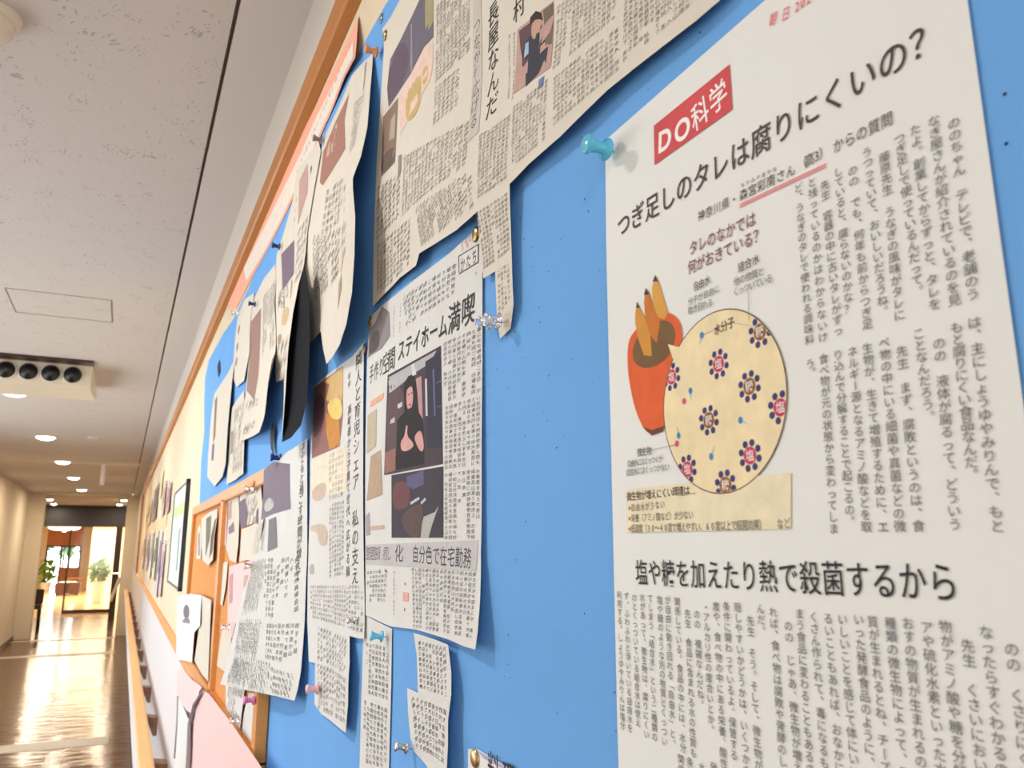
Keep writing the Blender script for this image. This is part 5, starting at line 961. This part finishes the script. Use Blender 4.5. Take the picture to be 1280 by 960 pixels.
# distant clippings on the cream board
far = [(5.0, 5.45, 1.33, 1.62, (214, 190, 190), (150, 120, 150), 'pale pink clipping, rightmost of the distant lower row'),
       (5.5, 6.0, 1.30, 1.70, (206, 196, 200), (120, 104, 130), 'lilac clipping, second from the right in the distant lower row'),
       (6.15, 6.8, 1.38, 1.72, (220, 208, 176), (60, 60, 66), 'yellowish clipping with a black gap beside it in the distant lower row'),
       (7.0, 7.8, 1.36, 1.74, (230, 222, 210), (150, 150, 140), 'white clipping in the middle of the distant lower row'),
       (8.0, 9.0, 1.40, 1.72, (222, 196, 190), (120, 110, 110), 'pink clipping, second from the left in the distant lower row'),
       (9.4, 11.0, 1.38, 1.74, (232, 214, 196), (170, 150, 140), 'cream clipping, leftmost of the distant lower row'),
       (4.9, 5.4, 1.80, 1.96, (196, 160, 156), (150, 110, 116), 'reddish clipping, rightmost of the distant upper row'),
       (5.55, 6.1, 1.80, 2.02, (206, 180, 168), (150, 116, 112), 'rosy clipping, second of the distant upper row'),
       (6.2, 6.6, 1.96, 2.14, (236, 226, 176), (210, 200, 110), 'small yellow paper tag on the distant board'),
       (6.9, 8.0, 1.82, 2.10, (150, 130, 112), (104, 90, 84), 'dark brown clipping of the distant upper row'),
       (8.3, 10.2, 1.82, 2.05, (220, 190, 150), (150, 150, 112), 'tan and green clipping, leftmost of the distant upper row')]
for i, (a, b, c, d_, c1, c2, lab) in enumerate(far):
    out = [(a, c, 0.012), (a, d_, 0.007), ((a+b)/2, d_, 0.006), (b, d_, 0.006), (b, c, 0.006), ((a+b)/2, c-0.01, 0.008)]
    p = Paper('distant_clipping', lab, 'newspaper clipping', out, pm(*c1), cell=0.2)
    w2, h2 = b-a, d_-c
    p.poly('printed_photograph', [(a+0.15*w2, c+0.35*h2), (a+0.55*w2, c+0.35*h2), (a+0.55*w2, c+0.85*h2), (a+0.15*w2, c+0.85*h2)], pm(*c2))
    p.poly('printed_photograph', [(a+0.7*w2, c+0.2*h2), (a+0.9*w2, c+0.2*h2), (a+0.9*w2, c+0.6*h2), (a+0.7*w2, c+0.6*h2)], pm(*c2))
fob = Paper('orange_notice', 'orange notice strip across the middle of the distant board', 'notice', [(5.2, 1.72, 0.004), (5.2, 1.80, 0.004), (9.8, 1.80, 0.004), (9.8, 1.72, 0.004)], pm(240, 196, 150), cell=0)

# ------------------------------------------------------------------ pink sheets at the lower left
k1 = Paper('pink_poster', 'large pale pink sheet hanging below the bottom moulding, nearest the lower edge', 'paper sheet',
    [(2.1456,1.2658,0.026),(1.9797,1.2805,0.026),(1.5796,1.2923,0.026),(1.2488,1.2968,0.026),(1.0928,1.2932,0.026),(1.1171,1.1953,0.026),(2.1378,0.8553,0.026),(2.3119,1.0537,0.027),(2.3086,1.1396,0.028),(2.2365,1.2186,0.028)], M['pink'], cell=0.05)
k2 = Paper('curled_pink_sheet', 'smaller pink sheet with a shade-greyed curled edge, left of the large pink sheet', 'paper sheet',
    [(2.8398,1.2243,0.024),(3.0425,1.1933,0.024),(3.0008,1.1308,0.024),(2.8504,1.137,0.026),(2.5585,1.1554,0.03),(2.2984,1.1861,0.036),(2.1895,1.2307,0.038),(2.1342,1.2645,0.034),(2.1464,1.2695,0.028),(2.4573,1.2442,0.025)], M['pink'], cell=0.03)
k3 = Paper('hanging_white_sheet', 'white sheet hanging in folds beneath the curled pink sheet', 'paper sheet',
    [(2.9603,1.1195,0.023),(2.9069,0.989,0.023),(2.7962,0.8538,0.023),(2.2778,0.9882,0.03),(2.2694,1.0825,0.034),(2.2764,1.1653,0.036),(2.5216,1.1511,0.03)], M['white'], cell=0.03)
c0 = (2.0851,1.2751,0.03); c1 = (2.232,1.2198,0.034); c2 = (2.2988,1.1612,0.036); c3 = (2.2624,1.1027,0.036); c4 = (2.2532,0.9951,0.034)
tb_ = MB().tube([(-c[2], c[0], c[1]) for c in (c0, c1, c2, c3, c4)], [0.002, 0.004, 0.005, 0.006, 0.006], 12).build('rolled_edge', M['silver'], k1.o, True)  # curled sheet edge; its shadow is put into the grey colour
c5 = (2.9229,1.1305,0.026); c6 = (2.8637,1.0567,0.026); c7 = (2.8513,0.9589,0.026)
MB().tube([(-c[2], c[0], c[1]) for c in (c5, c6, c7)], 0.0022, 8).build('fold_edge', M['silver'], k3.o, True)

# ------------------------------------------------------------------ pins
def thumb(c, m, label, r=0.0062):
    e = empty('thumbtack', (-c[2], c[0], c[1]), label, 'thumbtack')
    MB().lathe([(r, 0.0002), (r*0.98, 0.0008), (r*0.7, 0.0017), (r*0.35, 0.0022), (0, 0.0023)], (0, 0, 0), (-1, 0, 0), 24).build('head', m, e, True)
    MB().lathe([(0.0006, 0.0003), (0.0005, -0.003), (0, -0.004)], (0, 0, 0), (-1, 0, 0), 6).build('needle', M['chrome'], e)
    return e
def push(c, m, label, s=1.0, ax=(-1, 0, 0.05)):
    e = empty('pushpin', (-c[2]-0.0004, c[0], c[1]), label, 'pushpin')
    pr = [(0, 0.003), (0.0046, 0.003), (0.0052, 0.0038), (0.0048, 0.0048), (0.0028, 0.0056), (0.0025, 0.0085), (0.0033, 0.0118), (0.0044, 0.0128), (0.0046, 0.0138), (0.0038, 0.0146), (0, 0.0148)]
    MB().lathe([(r*s, h*s) for r, h in pr], (0, 0, 0), ax, 20).build('grip', m, e, True)
    MB().lathe([(0.0006, 0.004), (0.0005, -0.001), (0, -0.002)], (0, 0, 0), ax, 6).build('needle', M['chrome'], e)
    return e
push((0.3435,1.8141,0.003), M['bluep'], 'translucent light blue pushpin at the top left corner of the white science column', 1.25)
thumb((0.8121,2.1828,0.005), M['brass'], 'brass thumbtack near the top left corner of the big cream clipping')
thumb((0.8397,2.2238,0.0025), mat('grey_tack', lin(128, 140, 150), 0.3, metal=0.6), 'grey-blue tack on the blue felt just above the brass one')
thumb((0.5359,1.8361,0.0045), M['brass'], 'brass thumbtack above the boxed title of the portrait clipping')
thumb((0.531,1.461,0.0035), mat('copper_tack', lin(196, 160, 116), 0.3, metal=0.85), 'copper-toned thumbtack on the corner clipping at the bottom edge')
thumb((0.8327,1.8431,0.0045), M['brass'], 'brass thumbtack at the top left corner of the portrait clipping')
thumb((0.8482,1.8157,0.0055), mat('dull_tack', lin(120, 100, 86), 0.4, metal=0.7), 'dull brown tack beside the vertical headline, left of the portrait clipping')
push((0.7401,1.5195,0.0038), mat('opaque_blue_plastic', lin(104, 190, 226), 0.3), 'opaque light blue pushpin on the narrow hanging strip', 1.0, (-1, 0.1, 0.1))
push((0.4812,1.7515,0.006), M['clear'], 'clear pushpin at the lower end of the big clipping\'s hanging strip')
push((0.5039,1.756,0.003), M['clear'], 'clear pushpin in the blue felt just left of the hanging strip', 0.9)
push((0.6616,1.4399,0.0042), M['chrome'], 'silver pin at the left edge of the stepped strip', 0.9, (-1, 0.1, 0.25))
push((0.8341,1.5263,0.006), M['chrome'], 'silver pin at the lower right corner of the vertical headline clipping', 0.7)
push((0.8375,2.1752,0.0025), M['orangep'], 'orange pushpin at the top of the curled yellowed clipping', 1.3)
push((1.2857,1.7366,0.012), M['navy'], 'navy pushpin at the top corner of the slanted clipping', 1.4)
push((1.4752,2.1548,0.005), M['navy'], 'navy pushpin beside the violet photo clipping under the peach banner', 1.3)
push((1.1291,2.2042,0.005), mat('grey_plastic', lin(140, 120, 112), 0.4), 'grey-brown pushpin at the top of the narrow lifted clipping', 1.2)
push((0.9926,1.4369,0.0035), mat('pale_pink_plastic', lin(230, 180, 180), 0.3), 'pale pink pushpin left of the vertical headline clipping\'s lower end', 1.2)
push((1.3636,1.3664,0.018), M['pinkp'], 'magenta pushpin below the slanted clipping', 1.4)
push((1.7682,1.441,0.014), M['clear'], 'clear pushpin at the bottom left of the slanted clipping', 1.4)
push((1.5469,1.7043,0.015), M['clear'], 'clear pushpin holding the violet arch photo in the corkboard', 1.5)
push((1.4556,1.5678,0.017), M['clear'], 'clear pushpin above the pink-tinted clipping in the corkboard', 1.5)
push((1.5439,1.3044,0.015), M['clear'], 'clear pushpin at the bottom of the grey clipping by the pink sheet', 1.3)
push((2.1061,2.1917,0.005), M['clear'], 'clear pushpin on the speckled clipping beneath the banner', 1.5)
push((1.7741,2.125,0.005), M['navy'], 'dark pushpin on the brown photo clipping', 1.3)
push((4.9095,1.9532,0.005), M['clear'], 'clear pushpin above the yellow tag on the distant board', 2.4)
push((4.4952,1.6239,0.008), M['clear'], 'clear pushpin between the rows of the distant board', 2.4)
push((6.7359,1.6892,0.008), M['clear'], 'clear pushpin far left in the distant board', 3.0)
# orange sticky tab in the corkboard
st_ = Paper('orange_tab', 'orange paper tab above the violet arch photo in the small corkboard', 'paper tab', [(1.5171,1.7195,0.023),(1.578,1.718,0.023),(1.6072,1.711,0.023),(1.5324,1.709,0.023)], pm(240, 160, 100), cell=0)

bpy.data.objects.remove(_tc)
